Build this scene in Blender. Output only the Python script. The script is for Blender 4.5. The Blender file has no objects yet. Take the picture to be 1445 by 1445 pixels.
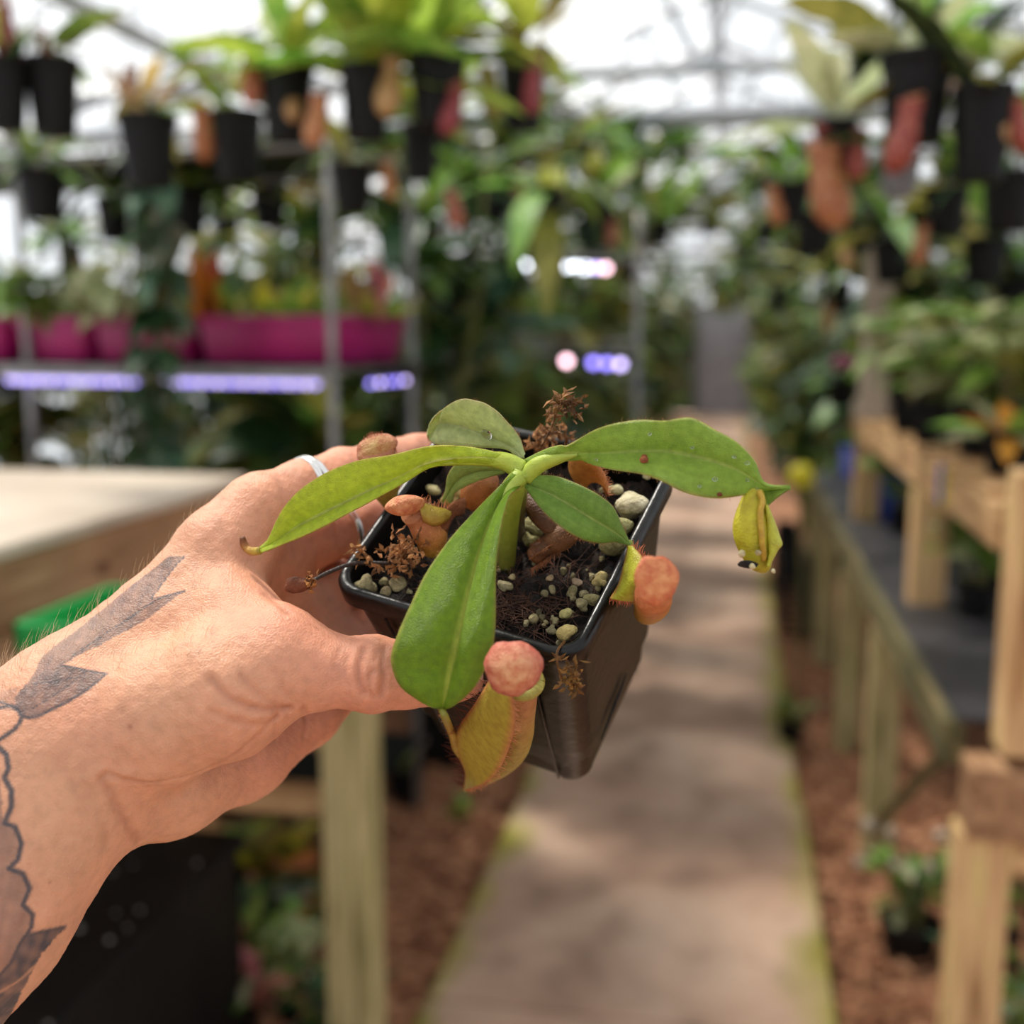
import bpy, bmesh, math, random
import numpy as np
from mathutils import Matrix, Vector, Euler
from mathutils.bvhtree import BVHTree
random.seed(7); RNG = np.random.default_rng(7)
SC = bpy.context.scene
COL = SC.collection

# ------------------------------------------------------------------ camera
FPX = 1600.0; CPX = 722.5; CAMH = 1.5
TH = math.atan(249.5 / FPX); PS = math.atan(310.5 / FPX * math.cos(TH))
CR = np.array([math.cos(PS), math.sin(PS), 0.0])
_fh = np.array([-math.sin(PS), math.cos(PS), 0.0]); _z = np.array([0, 0, 1.0])
CF = _fh * math.cos(TH) - _z * math.sin(TH)
CU = _fh * math.sin(TH) + _z * math.cos(TH)
CC = np.array([0, 0, CAMH])
cam = bpy.data.cameras.new('camera'); cam.sensor_width = 36; cam.lens = 36 * FPX / 1445
cam.clip_start = 0.02; cam.clip_end = 200
cam.dof.use_dof = True; cam.dof.focus_distance = 0.362; cam.dof.aperture_fstop = cam.lens / 6.6
cam.dof.aperture_blades = 0
camo = bpy.data.objects.new('camera', cam); COL.objects.link(camo)
camo.matrix_world = Matrix(((CR[0], CU[0], -CF[0], 0), (CR[1], CU[1], -CF[1], 0), (CR[2], CU[2], -CF[2], CAMH), (0, 0, 0, 1)))
SC.camera = camo
# ------------------------------------------------------------------ sky, sun, exposure
w = bpy.data.worlds.new('sky'); SC.world = w; w.use_nodes = True
_bg = w.node_tree.nodes['Background']
_bg.inputs[0].default_value = (0.93, 0.96, 1.0, 1); _bg.inputs[1].default_value = 1.25
sun = bpy.data.lights.new('sun', 'SUN'); sun.energy = 6.5; sun.angle = math.radians(9); sun.color = (1.0, 0.93, 0.82)
suno = bpy.data.objects.new('sun', sun); COL.objects.link(suno)
suno.rotation_euler = Vector((0.50, -0.33, -1.0)).to_track_quat('-Z', 'Y').to_euler()
vs = SC.view_settings
SC.display_settings.display_device = 'sRGB'
vs.view_transform = 'Standard'; vs.look = 'None'; vs.gamma = 1.0; vs.exposure = -0.2; vs.use_curve_mapping = False

# ------------------------------------------------------------------ geometry helpers
def ray(u, v): return CR * ((u - CPX) / FPX) + CU * ((CPX - v) / FPX) + CF
def P(u, v, d): return CC + d * ray(u, v)
def G(u, v, z=0.0):
    r = ray(u, v); return CC + r * (z - CAMH) / r[2]
def proj(p):
    q = np.asarray(p, float) - CC; d = q @ CF
    return np.stack([CPX + FPX * (q @ CR) / d, CPX - FPX * (q @ CU) / d, d], -1)
ROOTM = {}
def tag(o, label=None, cat=None, group=None, kind=None):
    if label: o['label'] = label
    if cat: o['category'] = cat
    if group: o['group'] = group
    if kind: o['kind'] = kind
    return o
def root(name, M, label, cat, group=None):
    o = bpy.data.objects.new(name, None); COL.objects.link(o); o.empty_display_size = 0.05
    if not isinstance(M, Matrix): M = Matrix.Translation(Vector(M))
    o.matrix_world = M; ROOTM[o.name] = M
    return tag(o, label, cat, group)
def mk_mesh(name, verts, faces, mat=None, cols=None, smooth=True, attrs=None):
    me = bpy.data.meshes.new(name)
    me.from_pydata([tuple(map(float, v)) for v in verts], [], [tuple(map(int, f)) for f in faces])
    if mat: me.materials.append(mat)
    if cols is not None:
        ca = me.color_attributes.new('Col', 'FLOAT_COLOR', 'POINT')
        c4 = np.ones((len(verts), 4), np.float32); c4[:, :3] = np.asarray(cols)
        ca.data.foreach_set('color', c4.ravel())
    for k, a in (attrs or {}).items():
        at = me.attributes.new(k, 'FLOAT', 'POINT'); at.data.foreach_set('value', np.asarray(a, np.float32))
    if smooth: me.polygons.foreach_set('use_smooth', [True] * len(me.polygons))
    me.update()
    return me
def link(name, me, parent=None, M=None):
    o = bpy.data.objects.new(name, me); COL.objects.link(o)
    if parent is not None:
        o.parent = parent
        if parent.name in ROOTM: ROOTM[o.name] = ROOTM[parent.name]
    if M is not None: o.matrix_local = M
    return o
def part(name, verts, faces, mat, parent=None, cols=None, smooth=True, attrs=None, kind=None, label=None):
    """mesh given in WORLD coordinates, stored in its root's local frame"""
    v = np.asarray(verts, float)
    if parent is not None:
        Mi = np.array(ROOTM[parent.name].inverted())
        v = v @ Mi[:3, :3].T + Mi[:3, 3]
    o = link(name, mk_mesh(name, v, faces, mat, cols, smooth, attrs), parent)
    return tag(o, label=label, kind=kind)
class MB:
    def __init__(s): s.v = []; s.f = []; s.c = []
    def add(s, v, f, col=None):
        n = len(s.v); s.v.extend(np.asarray(v, float).tolist()); s.f.extend([tuple(i + n for i in q) for q in f])
        if col is not None: s.c.extend([list(col)] * len(v) if np.ndim(col) == 1 else np.asarray(col).tolist())
    def build(s, name, mat, parent=None, **k):
        return part(name, s.v, s.f, mat, parent, cols=s.c if s.c else None, **k)
BOXF = [(0, 3, 2, 1), (4, 5, 6, 7), (0, 1, 5, 4), (1, 2, 6, 5), (2, 3, 7, 6), (3, 0, 4, 7)]
def box(x0, x1, y0, y1, z0, z1):
    return [(x0, y0, z0), (x1, y0, z0), (x1, y1, z0), (x0, y1, z0), (x0, y0, z1), (x1, y0, z1), (x1, y1, z1), (x0, y1, z1)], BOXF
def bevbox(x0, x1, y0, y1, z0, z1, b=0.004):
    """box with chamfered edges (26-face), 24 verts"""
    bm = bmesh.new(); vv = [bm.verts.new(p) for p in box(x0, x1, y0, y1, z0, z1)[0]]
    for f in BOXF: bm.faces.new([vv[i] for i in f])
    bmesh.ops.bevel(bm, geom=bm.edges[:] + bm.verts[:], offset=b, segments=1, affect='EDGES', profile=0.5)
    bm.verts.index_update()
    v = [tuple(x.co) for x in bm.verts]; f = [tuple(q.index for q in p.verts) for p in bm.faces]
    bm.free(); return v, f
def crom(pts, n):
    """Catmull-Rom resample (n points, uniform in parameter)"""
    p = np.asarray(pts, float); m = len(p)
    q = np.vstack([2 * p[0] - p[1], p, 2 * p[-1] - p[-2]])
    t = np.linspace(0, m - 1 - 1e-9, n); i = t.astype(int); u = (t - i)[:, None]
    a, b, c, d = q[i], q[i + 1], q[i + 2], q[i + 3]
    return 0.5 * (2 * b + (c - a) * u + (2 * a - 5 * b + 4 * c - d) * u ** 2 + (3 * b - a - 3 * c + d) * u ** 3)
def frames(pts, up=None):
    p = np.asarray(pts, float); T = np.gradient(p, axis=0); T /= np.linalg.norm(T, axis=1)[:, None] + 1e-12
    x = np.asarray(up if up is not None else (0.31, 0.2, 0.93), float); X = []
    for t in T:
        x = x - t * (x @ t)
        if np.linalg.norm(x) < 1e-6: x = np.cross(t, (1, 0.3, 0.2))
        x = x / np.linalg.norm(x); X.append(x)
    X = np.array(X); return T, X, np.cross(T, X)
def tube(pts, rad, seg=10, caps=True, up=None, sx=1.0, sy=1.0):
    p = np.asarray(pts, float); n = len(p); r = np.broadcast_to(np.asarray(rad, float), (n,))
    T, X, Y = frames(p, up)
    a = np.arange(seg) * 2 * math.pi / seg
    v = (p[:, None] + r[:, None, None] * (np.cos(a)[None, :, None] * X[:, None] * sx + np.sin(a)[None, :, None] * Y[:, None] * sy)).reshape(-1, 3)
    f = [(i * seg + j, i * seg + (j + 1) % seg, (i + 1) * seg + (j + 1) % seg, (i + 1) * seg + j) for i in range(n - 1) for j in range(seg)]
    if caps: f += [tuple(range(seg))[::-1], tuple((n - 1) * seg + j for j in range(seg))]
    return v, f
def lump(c, r, sub=2, amp=0.2, seed=0, scale=(1, 1, 1)):
    bm = bmesh.new(); bmesh.ops.create_icosphere(bm, subdivisions=sub, radius=1)
    g = np.random.default_rng(seed); k = g.normal(size=(5, 3)) * 1.7; ph = g.uniform(0, 6.28, 5)
    v = np.array([x.co for x in bm.verts]); f = [tuple(q.index for q in p.verts) for p in bm.faces]; bm.free()
    d = 1 + amp * np.mean(np.sin(v @ k.T + ph), axis=1) * 2
    v = v * d[:, None] * np.asarray(scale); return v * r + np.asarray(c), f

# ------------------------------------------------------------------ material helpers
def lin(c):
    c = np.asarray(c, float) / 255.0
    return tuple(np.where(c <= 0.04045, c / 12.92, ((c + 0.055) / 1.055) ** 2.4))
def nodes(name):
    m = bpy.data.materials.new(name); m.use_nodes = True; nt = m.node_tree
    return m, nt, nt.nodes['Principled BSDF']
def N_(nt, t, **k):
    n = nt.nodes.new(t)
    for a, b in k.items(): setattr(n, a, b)
    return n
def noise_col(nt, cols, scale, detail=4, stretch=(1, 1, 1), coord='Object', pos=None):
    tc = N_(nt, 'ShaderNodeTexCoord'); mp = N_(nt, 'ShaderNodeMapping'); mp.inputs['Scale'].default_value = stretch
    nt.links.new(tc.outputs[coord], mp.inputs[0])
    no = N_(nt, 'ShaderNodeTexNoise'); no.inputs['Scale'].default_value = scale; no.inputs['Detail'].default_value = detail
    nt.links.new(mp.outputs[0], no.inputs['Vector'])
    cr = N_(nt, 'ShaderNodeValToRGB'); e = cr.color_ramp.elements
    pos = pos or np.linspace(0.32, 0.68, len(cols))
    while len(e) < len(cols): e.new(0.5)
    for i, c in enumerate(cols): e[i].position = pos[i]; e[i].color = (*lin(c), 1)
    nt.links.new(no.outputs['Fac'], cr.inputs[0])
    return cr.outputs[0], no, mp
def pmat(name, cols, scale=8, rough=0.6, bump=0.0, bscale=None, stretch=(1, 1, 1), metal=0, spec=0.5, coord='Object', hue=0.0, trans=0.0, sss=0.0, attr=False, attrmix=1.0, coat=0.0):
    """procedural surface: noise-driven colour ramp (times an optional per-vertex pigment), bump, translucency"""
    m, nt, b = nodes(name)
    L = nt.links.new
    col, no, mp = noise_col(nt, cols, scale, stretch=stretch, coord=coord)
    if attr:
        va = N_(nt, 'ShaderNodeVertexColor', layer_name='Col'); mx = N_(nt, 'ShaderNodeMix', data_type='RGBA', blend_type='MULTIPLY')
        mx.inputs[0].default_value = attrmix; L(col, mx.inputs[6]); L(va.outputs[0], mx.inputs[7]); col = mx.outputs[2]
    if hue:
        oi = N_(nt, 'ShaderNodeObjectInfo'); hs = N_(nt, 'ShaderNodeHueSaturation')
        mr = N_(nt, 'ShaderNodeMapRange'); mr.inputs[3].default_value = 0.5 - hue * 0.12; mr.inputs[4].default_value = 0.5 + hue * 0.06
        mv = N_(nt, 'ShaderNodeMapRange'); mv.inputs[3].default_value = 1 - hue; mv.inputs[4].default_value = 1 + hue
        L(oi.outputs['Random'], mr.inputs[0]); L(oi.outputs['Random'], mv.inputs[0])
        L(mr.outputs[0], hs.inputs['Hue']); L(mv.outputs[0], hs.inputs['Value']); L(col, hs.inputs['Color']); col = hs.outputs[0]
    L(col, b.inputs['Base Color'])
    b.inputs['Roughness'].default_value = rough; b.inputs['Metallic'].default_value = metal
    b.inputs['Specular IOR Level'].default_value = spec; b.inputs['Coat Weight'].default_value = coat
    if sss: b.inputs['Subsurface Weight'].default_value = sss; b.inputs['Subsurface Radius'].default_value = (1, .4, .2); b.inputs['Subsurface Scale'].default_value = 0.004
    if bump:
        bn = N_(nt, 'ShaderNodeTexNoise'); bn.inputs['Scale'].default_value = bscale or scale * 6; bn.inputs['Detail'].default_value = 3
        L(mp.outputs[0], bn.inputs['Vector'])
        bp = N_(nt, 'ShaderNodeBump'); bp.inputs['Strength'].default_value = bump; bp.inputs['Distance'].default_value = 0.002
        L(bn.outputs['Fac'], bp.inputs['Height']); L(bp.outputs[0], b.inputs['Normal'])
    if trans:
        tr = N_(nt, 'ShaderNodeBsdfTranslucent'); ms = N_(nt, 'ShaderNodeMixShader'); ms.inputs[0].default_value = trans
        L(col, tr.inputs[0]); L(b.outputs[0], ms.inputs[1]); L(tr.outputs[0], ms.inputs[2])
        L(ms.outputs[0], nt.nodes['Material Output'].inputs[0])
    return m
# ================================================================== the setting
def struct(o): o['kind'] = 'structure'; return o
def sroot(name, loc=(0, 0, 0)):
    o = bpy.data.objects.new(name, None); COL.objects.link(o); o.location = loc; ROOTM[o.name] = Matrix.Translation(Vector(loc)); return struct(o)
m_mulch = pmat('bark_mulch', [(86, 56, 40), (140, 92, 64), (178, 126, 92), (198, 152, 114)], 38, .95, 1.0, 90)
m_chip = pmat('bark_chip', [(104, 66, 46), (156, 104, 72), (200, 150, 112)], 14, .9, .5, 60)
def moss_concrete():
    m, nt, b = nodes('path_concrete'); L = nt.links.new
    col, no, mp = noise_col(nt, [(158, 126, 106), (182, 148, 126), (198, 166, 143), (208, 178, 156)], 1.6, 6)
    geo = N_(nt, 'ShaderNodeNewGeometry'); sx = N_(nt, 'ShaderNodeSeparateXYZ'); L(geo.outputs['Position'], sx.inputs[0])
    n2_ = N_(nt, 'ShaderNodeTexNoise'); n2_.inputs['Scale'].default_value = 3.2; n2_.inputs['Detail'].default_value = 5; L(geo.outputs['Position'], n2_.inputs['Vector'])
    # algae grows in from both edges of the path (x = -0.63 and 0.26)
    a = N_(nt, 'ShaderNodeMath', operation='ADD'); a.inputs[1].default_value = .185; L(sx.outputs[0], a.inputs[0])
    ab = N_(nt, 'ShaderNodeMath', operation='ABSOLUTE'); L(a.outputs[0], ab.inputs[0])
    mu = N_(nt, 'ShaderNodeMath', operation='MULTIPLY_ADD'); mu.inputs[1].default_value = .30; L(n2_.outputs['Fac'], mu.inputs[0]); L(ab.outputs[0], mu.inputs[2])
    mr = N_(nt, 'ShaderNodeMapRange'); mr.inputs[1].default_value = .51; mr.inputs[2].default_value = .60; L(mu.outputs[0], mr.inputs[0])
    mx = N_(nt, 'ShaderNodeMix', data_type='RGBA'); L(mr.outputs[0], mx.inputs[0]); L(col, mx.inputs[6]); mx.inputs[7].default_value = (*lin((150, 142, 54)), 1)
    st, no3, mp3 = noise_col(nt, [(140, 132, 126), (225, 222, 220), (255, 255, 255)], 5, 6, pos=[.3, .45, .6])
    m3 = N_(nt, 'ShaderNodeMix', data_type='RGBA', blend_type='MULTIPLY'); m3.inputs[0].default_value = .6; L(mx.outputs[2], m3.inputs[6]); L(st, m3.inputs[7])
    L(m3.outputs[2], b.inputs['Base Color']); b.inputs['Roughness'].default_value = .85
    return m
m_path = moss_concrete()
def wood(name, cols, scale=5, stretch=(9, 9, .8), bump=.3): return pmat(name, cols, scale, .75, bump, 40, stretch=stretch)
W_Z = wood('pine_upright', [(150, 112, 72), (188, 148, 102), (214, 176, 126), (200, 182, 110)])
W_X = wood('pine_crosswise', [(150, 112, 72), (188, 148, 102), (214, 176, 126)], stretch=(.8, 9, 9))
W_Y = wood('pine_lengthwise', [(150, 112, 72), (188, 148, 102), (214, 176, 126)], stretch=(9, .8, 9))
W_YB = wood('brown_plank', [(120, 86, 58), (152, 112, 78), (176, 138, 100)], stretch=(9, .8, 9))
W_G = wood('mossy_upright', [(118, 112, 68), (152, 140, 92), (180, 164, 118), (146, 142, 80)])
W_GY = wood('mossy_rail', [(66, 66, 36), (96, 88, 52), (128, 112, 74)], stretch=(9, .8, 9))
m_top = pmat('pale_bench_board', [(168, 152, 134), (188, 172, 154), (200, 186, 168)], 4, .6, .2, 30)
m_steel = pmat('galvanised_steel', [(112, 110, 108), (138, 136, 134), (160, 158, 156)], 12, .5, metal=.3)
m_alu = pmat('frame_metal', [(172, 174, 178), (196, 198, 202)], 6, .5, metal=.2)
m_black = pmat('black_plastic', [(9, 9, 9), (14, 14, 14), (20, 19, 18)], 9, .55, .1, spec=.2)
m_grey = pmat('grey_plastic', [(96, 96, 100), (120, 120, 124)], 9, .5)
m_dsoil = pmat('soil', [(30, 20, 15), (58, 40, 30), (86, 62, 46)], 60, .95, .8)
m_mag = pmat('magenta_plastic', [(132, 8, 78), (150, 12, 92), (166, 20, 104)], 6, .45)
m_blue = pmat('blue_plastic', [(20, 60, 160), (30, 84, 190)], 6, .45)
m_green = pmat('green_plastic', [(20, 140, 64), (34, 164, 80)], 6, .5)
m_door = pmat('grey_door', [(142, 140, 146), (164, 162, 168)], 3, .5)
m_wire = pmat('wire', [(120, 122, 122), (160, 162, 162)], 20, .4, metal=.6)
def pane_mat(name, tint, fac):
    m, nt, b = nodes(name); L = nt.links.new
    t = N_(nt, 'ShaderNodeBsdfTransparent'); t.inputs[0].default_value = (.97, .985, 1, 1); tl = N_(nt, 'ShaderNodeBsdfTranslucent'); tl.inputs[0].default_value = (*tint, 1)
    gl = N_(nt, 'ShaderNodeBsdfGlossy'); gl.inputs['Roughness'].default_value = .2; m1 = N_(nt, 'ShaderNodeMixShader'); m1.inputs[0].default_value = .06
    L(tl.outputs[0], m1.inputs[1]); L(gl.outputs[0], m1.inputs[2]); m2 = N_(nt, 'ShaderNodeMixShader'); m2.inputs[0].default_value = fac
    L(t.outputs[0], m2.inputs[1]); L(m1.outputs[0], m2.inputs[2]); L(m2.outputs[0], nt.nodes['Material Output'].inputs[0]); return m
m_pane = pane_mat('roof_pane', (.9, .93, .95), .30)

XL, XR, XM, ZE, ZR, Y0, Y1 = -4.4, 3.8, -.2, 2.55, 4.1, -3.0, 21.6
# floor
gx, gy = 60, 130; X, Y = np.meshgrid(np.linspace(XL - .3, XR + .3, gx), np.linspace(Y0 - .5, Y1 + .5, gy)); Zf = .012 * n2_bg(X, Y) if False else .008 * np.sin(X * 9 + np.sin(Y * 5)) * np.sin(Y * 7 + X)
v = np.stack([X, Y, Zf], -1).reshape(-1, 3); f = [(j * gx + i, j * gx + i + 1, (j + 1) * gx + i + 1, (j + 1) * gx + i) for j in range(gy - 1) for i in range(gx - 1)]
floor = struct(part('floor', v, f, m_mulch))
mb = MB()
for i in range(9000):
    side = i % 2; y = 1.2 + 7 * RNG.random() ** 1.6; x = (-.64 - 1.2 * RNG.random() ** 1.3) if side else (.27 + 1.1 * RNG.random() ** 1.3)
    s = RNG.uniform(.008, .024); a, b_ = RNG.uniform(0, 3.14), RNG.normal(0, .45); M = np.array(Euler((b_, RNG.normal(0, .45), a)).to_matrix())
    q = np.array(box(-s, s, -s * .45, s * .45, -.003, .003)[0]) @ M.T + (x, y, .012 + RNG.uniform(0, .012)); mb.add(q, BOXF)
tag(mb.build('bark_chips', m_chip, smooth=False), 'reddish-brown bark chips covering the ground beside the concrete path', 'mulch', kind='stuff')
# path
path = sroot('path')
v, f = bevbox(-.445, .445, -.62, .62, -.03, .03, .006); slab = mk_mesh('slab', v, f, m_path, smooth=False)
for i in range(20): link('slab', slab, path, Matrix.Translation((-.185 + .006 * math.sin(i * 2.1), -2.1 + 1.246 * i, .012 + .003 * math.sin(i * 1.7))))
# roof: rafters, purlins, ties and panes
ceil = sroot('ceiling')
def bar(a, b, w, mat, parent, name, h=None):
    a, b = np.array(a, float), np.array(b, float); q, ff = tube([a, b], w * .7071, 4, up=(0.01, 0, 1) if abs((b - a)[2]) < .9 * np.linalg.norm(b - a) else (1, 1, 0)); return part(name, q, ff, mat, parent, smooth=False)
ys = np.arange(Y0, Y1 + .1, 1.54)
for i, y in enumerate(ys):
    for x in (XL, XR): bar((x, y, ZE), (XM, y, ZR), .05, m_alu, ceil, 'rafter')
    if i % 2 == 0:
        bar((XL, y - .05, 2.62), (XR, y - .05, 2.62), .085, m_alu, ceil, 'tie_beam'); bar((XL + .6, y - .05, 2.86), (XR - .6, y - .05, 2.86), .06, m_alu, ceil, 'tie_beam')
        for k in range(-3, 4):
            x0 = XM + k * 1.1; zt = ZR - (ZR - ZE) * abs(x0 + .55 - XM) / (XR - XM); bar((x0, y - .05, 2.86), (x0 + .55, y - .05, min(zt, ZR)), .035, m_alu, ceil, 'truss_web'); bar((x0 + 1.1, y - .05, 2.86), (x0 + .55, y - .05, min(zt, ZR)), .035, m_alu, ceil, 'truss_web')
for s, xe in ((-1, XL), (1, XR)):
    for t in (0, .33, .66, .99): x = XM + (xe - XM) * (1 - t); bar((x, Y0, ZE + (ZR - ZE) * t - .03), (x, Y1, ZE + (ZR - ZE) * t - .03), .045, m_alu, ceil, 'purlin')
    for i in range(len(ys) - 1):
        for k in range(3):
            t0, t1 = k / 3 + .004, (k + 1) / 3 - .004; xa, xb = XM + (xe - XM) * (1 - t0), XM + (xe - XM) * (1 - t1); za, zb = ZE + (ZR - ZE) * t0 + .035, ZE + (ZR - ZE) * t1 + .035
            part('pane', [(xa, ys[i] + .01, za), (xb, ys[i] + .01, zb), (xb, ys[i + 1] - .01, zb), (xa, ys[i + 1] - .01, za)], [(0, 1, 2, 3)], m_pane, ceil, smooth=False)
for nm, x in (('wall_left', XL), ('wall_right', XR)):
    wl = sroot(nm)
    for i, y in enumerate(ys):
        bar((x, y, 0), (x, y, ZE), .06, m_alu, wl, 'stud')
        if i < len(ys) - 1:
            for z0, z1 in ((.1, .85), (.85, 1.7), (1.7, 2.55)): part('pane', [(x, y + .03, z0 + .01), (x, ys[i + 1] - .03, z0 + .01), (x, ys[i + 1] - .03, z1 - .01), (x, y + .03, z1 - .01)], [(0, 1, 2, 3)], m_pane, wl, smooth=False)
    for z in (.08, .85, 1.7, 2.53): bar((x, Y0, z), (x, Y1, z), .05, m_alu, wl, 'rail')
for nm, y in (('wall_back', Y1), ('wall_front', Y0)):
    wl = sroot(nm); xs_ = [XL, -3.1, -1.9, -.62, .31, 1.5, 2.7, XR]
    for i, x in enumerate(xs_):
        zt = ZE + (ZR - ZE) * (1 - abs(x - XM) / (XR - XM if x > XM else XM - XL)); bar((x, y, 0), (x, y, zt), .06, m_alu, wl, 'stud')
        if i < 7:
            x2 = xs_[i + 1]; zt2 = ZE + (ZR - ZE) * (1 - abs(x2 - XM) / (XR - XM if x2 > XM else XM - XL)); zb = 2.06 if nm == 'wall_back' else .05
            if nm == 'wall_back' and i != 3: part('board', box(x + .02, x2 - .02, y - .02, y, .05, 2.05)[0], BOXF, pmat('back_board', [(50, 62, 46), (70, 80, 58)], 3, .8) if i == 0 else bpy.data.materials['back_board'], wl, smooth=False)
            part('pane', [(x + .02, y, zb), (x2 - .02, y, zb), (x2 - .02, y, zt2 - .02), (x + .02, y, zt - .02)], [(0, 1, 2, 3)], m_pane, wl, smooth=False)
door = sroot('door_1', (-.155, Y1 - .03, 0))
for nm, (x0, x1, z0, z1) in {'door_leaf': (-.58, .27, .02, 2.02), }.items(): v, f = bevbox(x0, x1, Y1 - .07, Y1 - .02, z0, z1, .006); part(nm, v, f, m_door, door, smooth=False)
for x0, x1, z0, z1 in ((-.5, .19, .12, .9), (-.5, .19, 1.02, 1.92)): v, f = bevbox(x0, x1, Y1 - .085, Y1 - .065, z0, z1, .006); part('door_panel', v, f, m_door, door, smooth=False)
for x0, x1, z0, z1 in ((-.64, -.58, 0, 2.08), (.27, .33, 0, 2.08), (-.64, .33, 2.02, 2.08)): v, f = bevbox(x0, x1, Y1 - .1, Y1, z0, z1, .006); part('door_frame', v, f, m_steel, door, smooth=False)
v, f = tube(crom([(.2, Y1 - .07, 1.0), (.2, Y1 - .13, 1.0), (.12, Y1 - .13, 1.0)], 8), .012, 8); part('handle', v, f, m_steel, door)
for i, (x, z) in enumerate(((-2.45, 2.70), (-1.65, 2.70), (-.95, 2.72), (.55, 2.70), (1.25, 2.70), (1.95, 2.72))):
    q, ff = tube([(x, .4, z), (x, 17, z)], .014, 8); struct(part('trim_%d' % (i + 1), q, ff, m_steel))
RAILX = [-2.45, -1.65, -.95, .55, 1.25, 1.95]

# ================================================================== plant kit
def lmat(name, cols, tr=.34, rough=.45, hue=.28): return pmat(name, cols, 9, rough, 0, hue=hue, trans=tr)
LM = {'lime': lmat('leaf_lime', [(134, 160, 48), (164, 186, 68), (190, 204, 96)], .42), 'green': lmat('leaf_mid', [(62, 98, 40), (92, 128, 54), (122, 150, 70)]), 'dark': lmat('leaf_dark', [(22, 46, 24), (36, 66, 34), (58, 86, 44)], .2, hue=.35),
      'olive': lmat('leaf_olive', [(98, 102, 44), (132, 130, 60), (160, 152, 76)]), 'pale': lmat('leaf_pale', [(150, 168, 112), (186, 196, 146), (208, 210, 168)], .4), 'grey': lmat('leaf_silver', [(84, 98, 86), (118, 130, 112), (150, 158, 138)], .2),
      'fresh': lmat('leaf_fresh', [(86, 134, 46), (118, 164, 62), (160, 190, 92)], .4), 'blue': lmat('leaf_bluish', [(38, 74, 56), (58, 98, 72), (90, 124, 92)], .25), 'straw': lmat('leaf_straw', [(168, 140, 76), (198, 172, 104), (214, 192, 130)], .35), 'rust': lmat('leaf_rust', [(150, 84, 28), (184, 108, 36), (200, 132, 60)], .3), 'rose': lmat('leaf_rose', [(186, 96, 96), (206, 128, 116), (214, 160, 130)], .35), 'yellow': lmat('leaf_yellow', [(196, 184, 50), (216, 204, 74)], .4)}
PMt = {'red': pmat('pitcher_red', [(112, 40, 38), (152, 66, 56), (186, 108, 88)], 14, .4, trans=.15, hue=.2), 'orange': pmat('pitcher_orange', [(142, 72, 44), (172, 102, 66), (196, 146, 104)], 14, .4, trans=.15, hue=.2), 'tan': pmat('pitcher_tan', [(150, 110, 70), (182, 138, 92), (196, 160, 116)], 14, .5, trans=.15, hue=.2), 'green': pmat('pitcher_green', [(112, 134, 54), (150, 160, 74), (170, 110, 70)], 14, .4, trans=.2, hue=.2)}
m_stem = pmat('stalk', [(90, 96, 46), (126, 120, 62)], 12, .6, hue=.2)
_lm = {}
SHAPES = {'strap': (.21, .62, .10), 'oval': (.44, .35, .16), 'heart': (.82, .40, .12), 'long': (.10, .85, .05), 'lance': (.28, .45, .10), 'droop': (.17, 1.35, .06), 'round': (.9, .1, .1)}
def leafm(shape, col):
    """one leaf of unit length along +X, arching down, V-folded along the midrib"""
    k = (shape, col)
    if k in _lm: return _lm[k]
    w_, arch, fold = SHAPES[shape]; n = 8; v = []; th = .35
    ang = 0.0; p = np.zeros(3); prev = 0
    for i in range(n + 1):
        t = i / n
        if shape == 'heart': w2 = w_ * .5 * (math.sin(math.pi * min(1, (t + .06) * .94) ** .62)) * (1 - .15 * t)
        elif shape == 'round': w2 = w_ * .5 * math.sqrt(max(0, 1 - (2 * t - 1) ** 2)) + .004
        else: w2 = w_ * .5 * (math.sin(math.pi * t ** .82) ** .8 if 0 < t < 1 else 0) + .012 * (1 - t)
        a = arch * (.25 - t * 1.1); 
        if i: p = p + np.array([math.cos(a), 0, math.sin(a)]) / n
        nrm = np.array([-math.sin(a), 0, math.cos(a)])
        for s in (-1, -.5, 0, .5, 1): v.append(p + np.array([0, s * w2, 0]) + nrm * (fold * abs(s) * w2 * 1.2 + .012 * math.sin(i * 1.9 + s) * abs(s)))
    f = [(i * 5 + j, i * 5 + j + 1, (i + 1) * 5 + j + 1, (i + 1) * 5 + j) for i in range(n) for j in range(4)]
    _lm[k] = mk_mesh('leaf_' + shape, v, f, LM[col]); return _lm[k]
def lathe(prof, seg=16):
    a = np.arange(seg) * 2 * math.pi / seg; v = [(r * math.cos(t), r * math.sin(t), z) for r, z in prof for t in a]
    return v, [(i * seg + j, i * seg + (j + 1) % seg, (i + 1) * seg + (j + 1) % seg, (i + 1) * seg + j) for i in range(len(prof) - 1) for j in range(seg)]
_pm = {}
def potm(mat):
    if mat.name not in _pm:
        v, f = lathe([(0, .0), (.36, 0), (.37, .03), (.465, .84), (.465, .86), (.5, .87), (.5, .99), (.49, 1), (.455, 1), (.44, .86), (.43, .6)], 20); _pm[mat.name] = mk_mesh('pot', v, f, mat)
        v, f = lathe([(0, .86), (.2, .88), (.44, .85)], 14); _pm[mat.name + 's'] = mk_mesh('soil', v, f, m_dsoil)
    return _pm[mat.name], _pm[mat.name + 's']
_pt = {}
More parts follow.
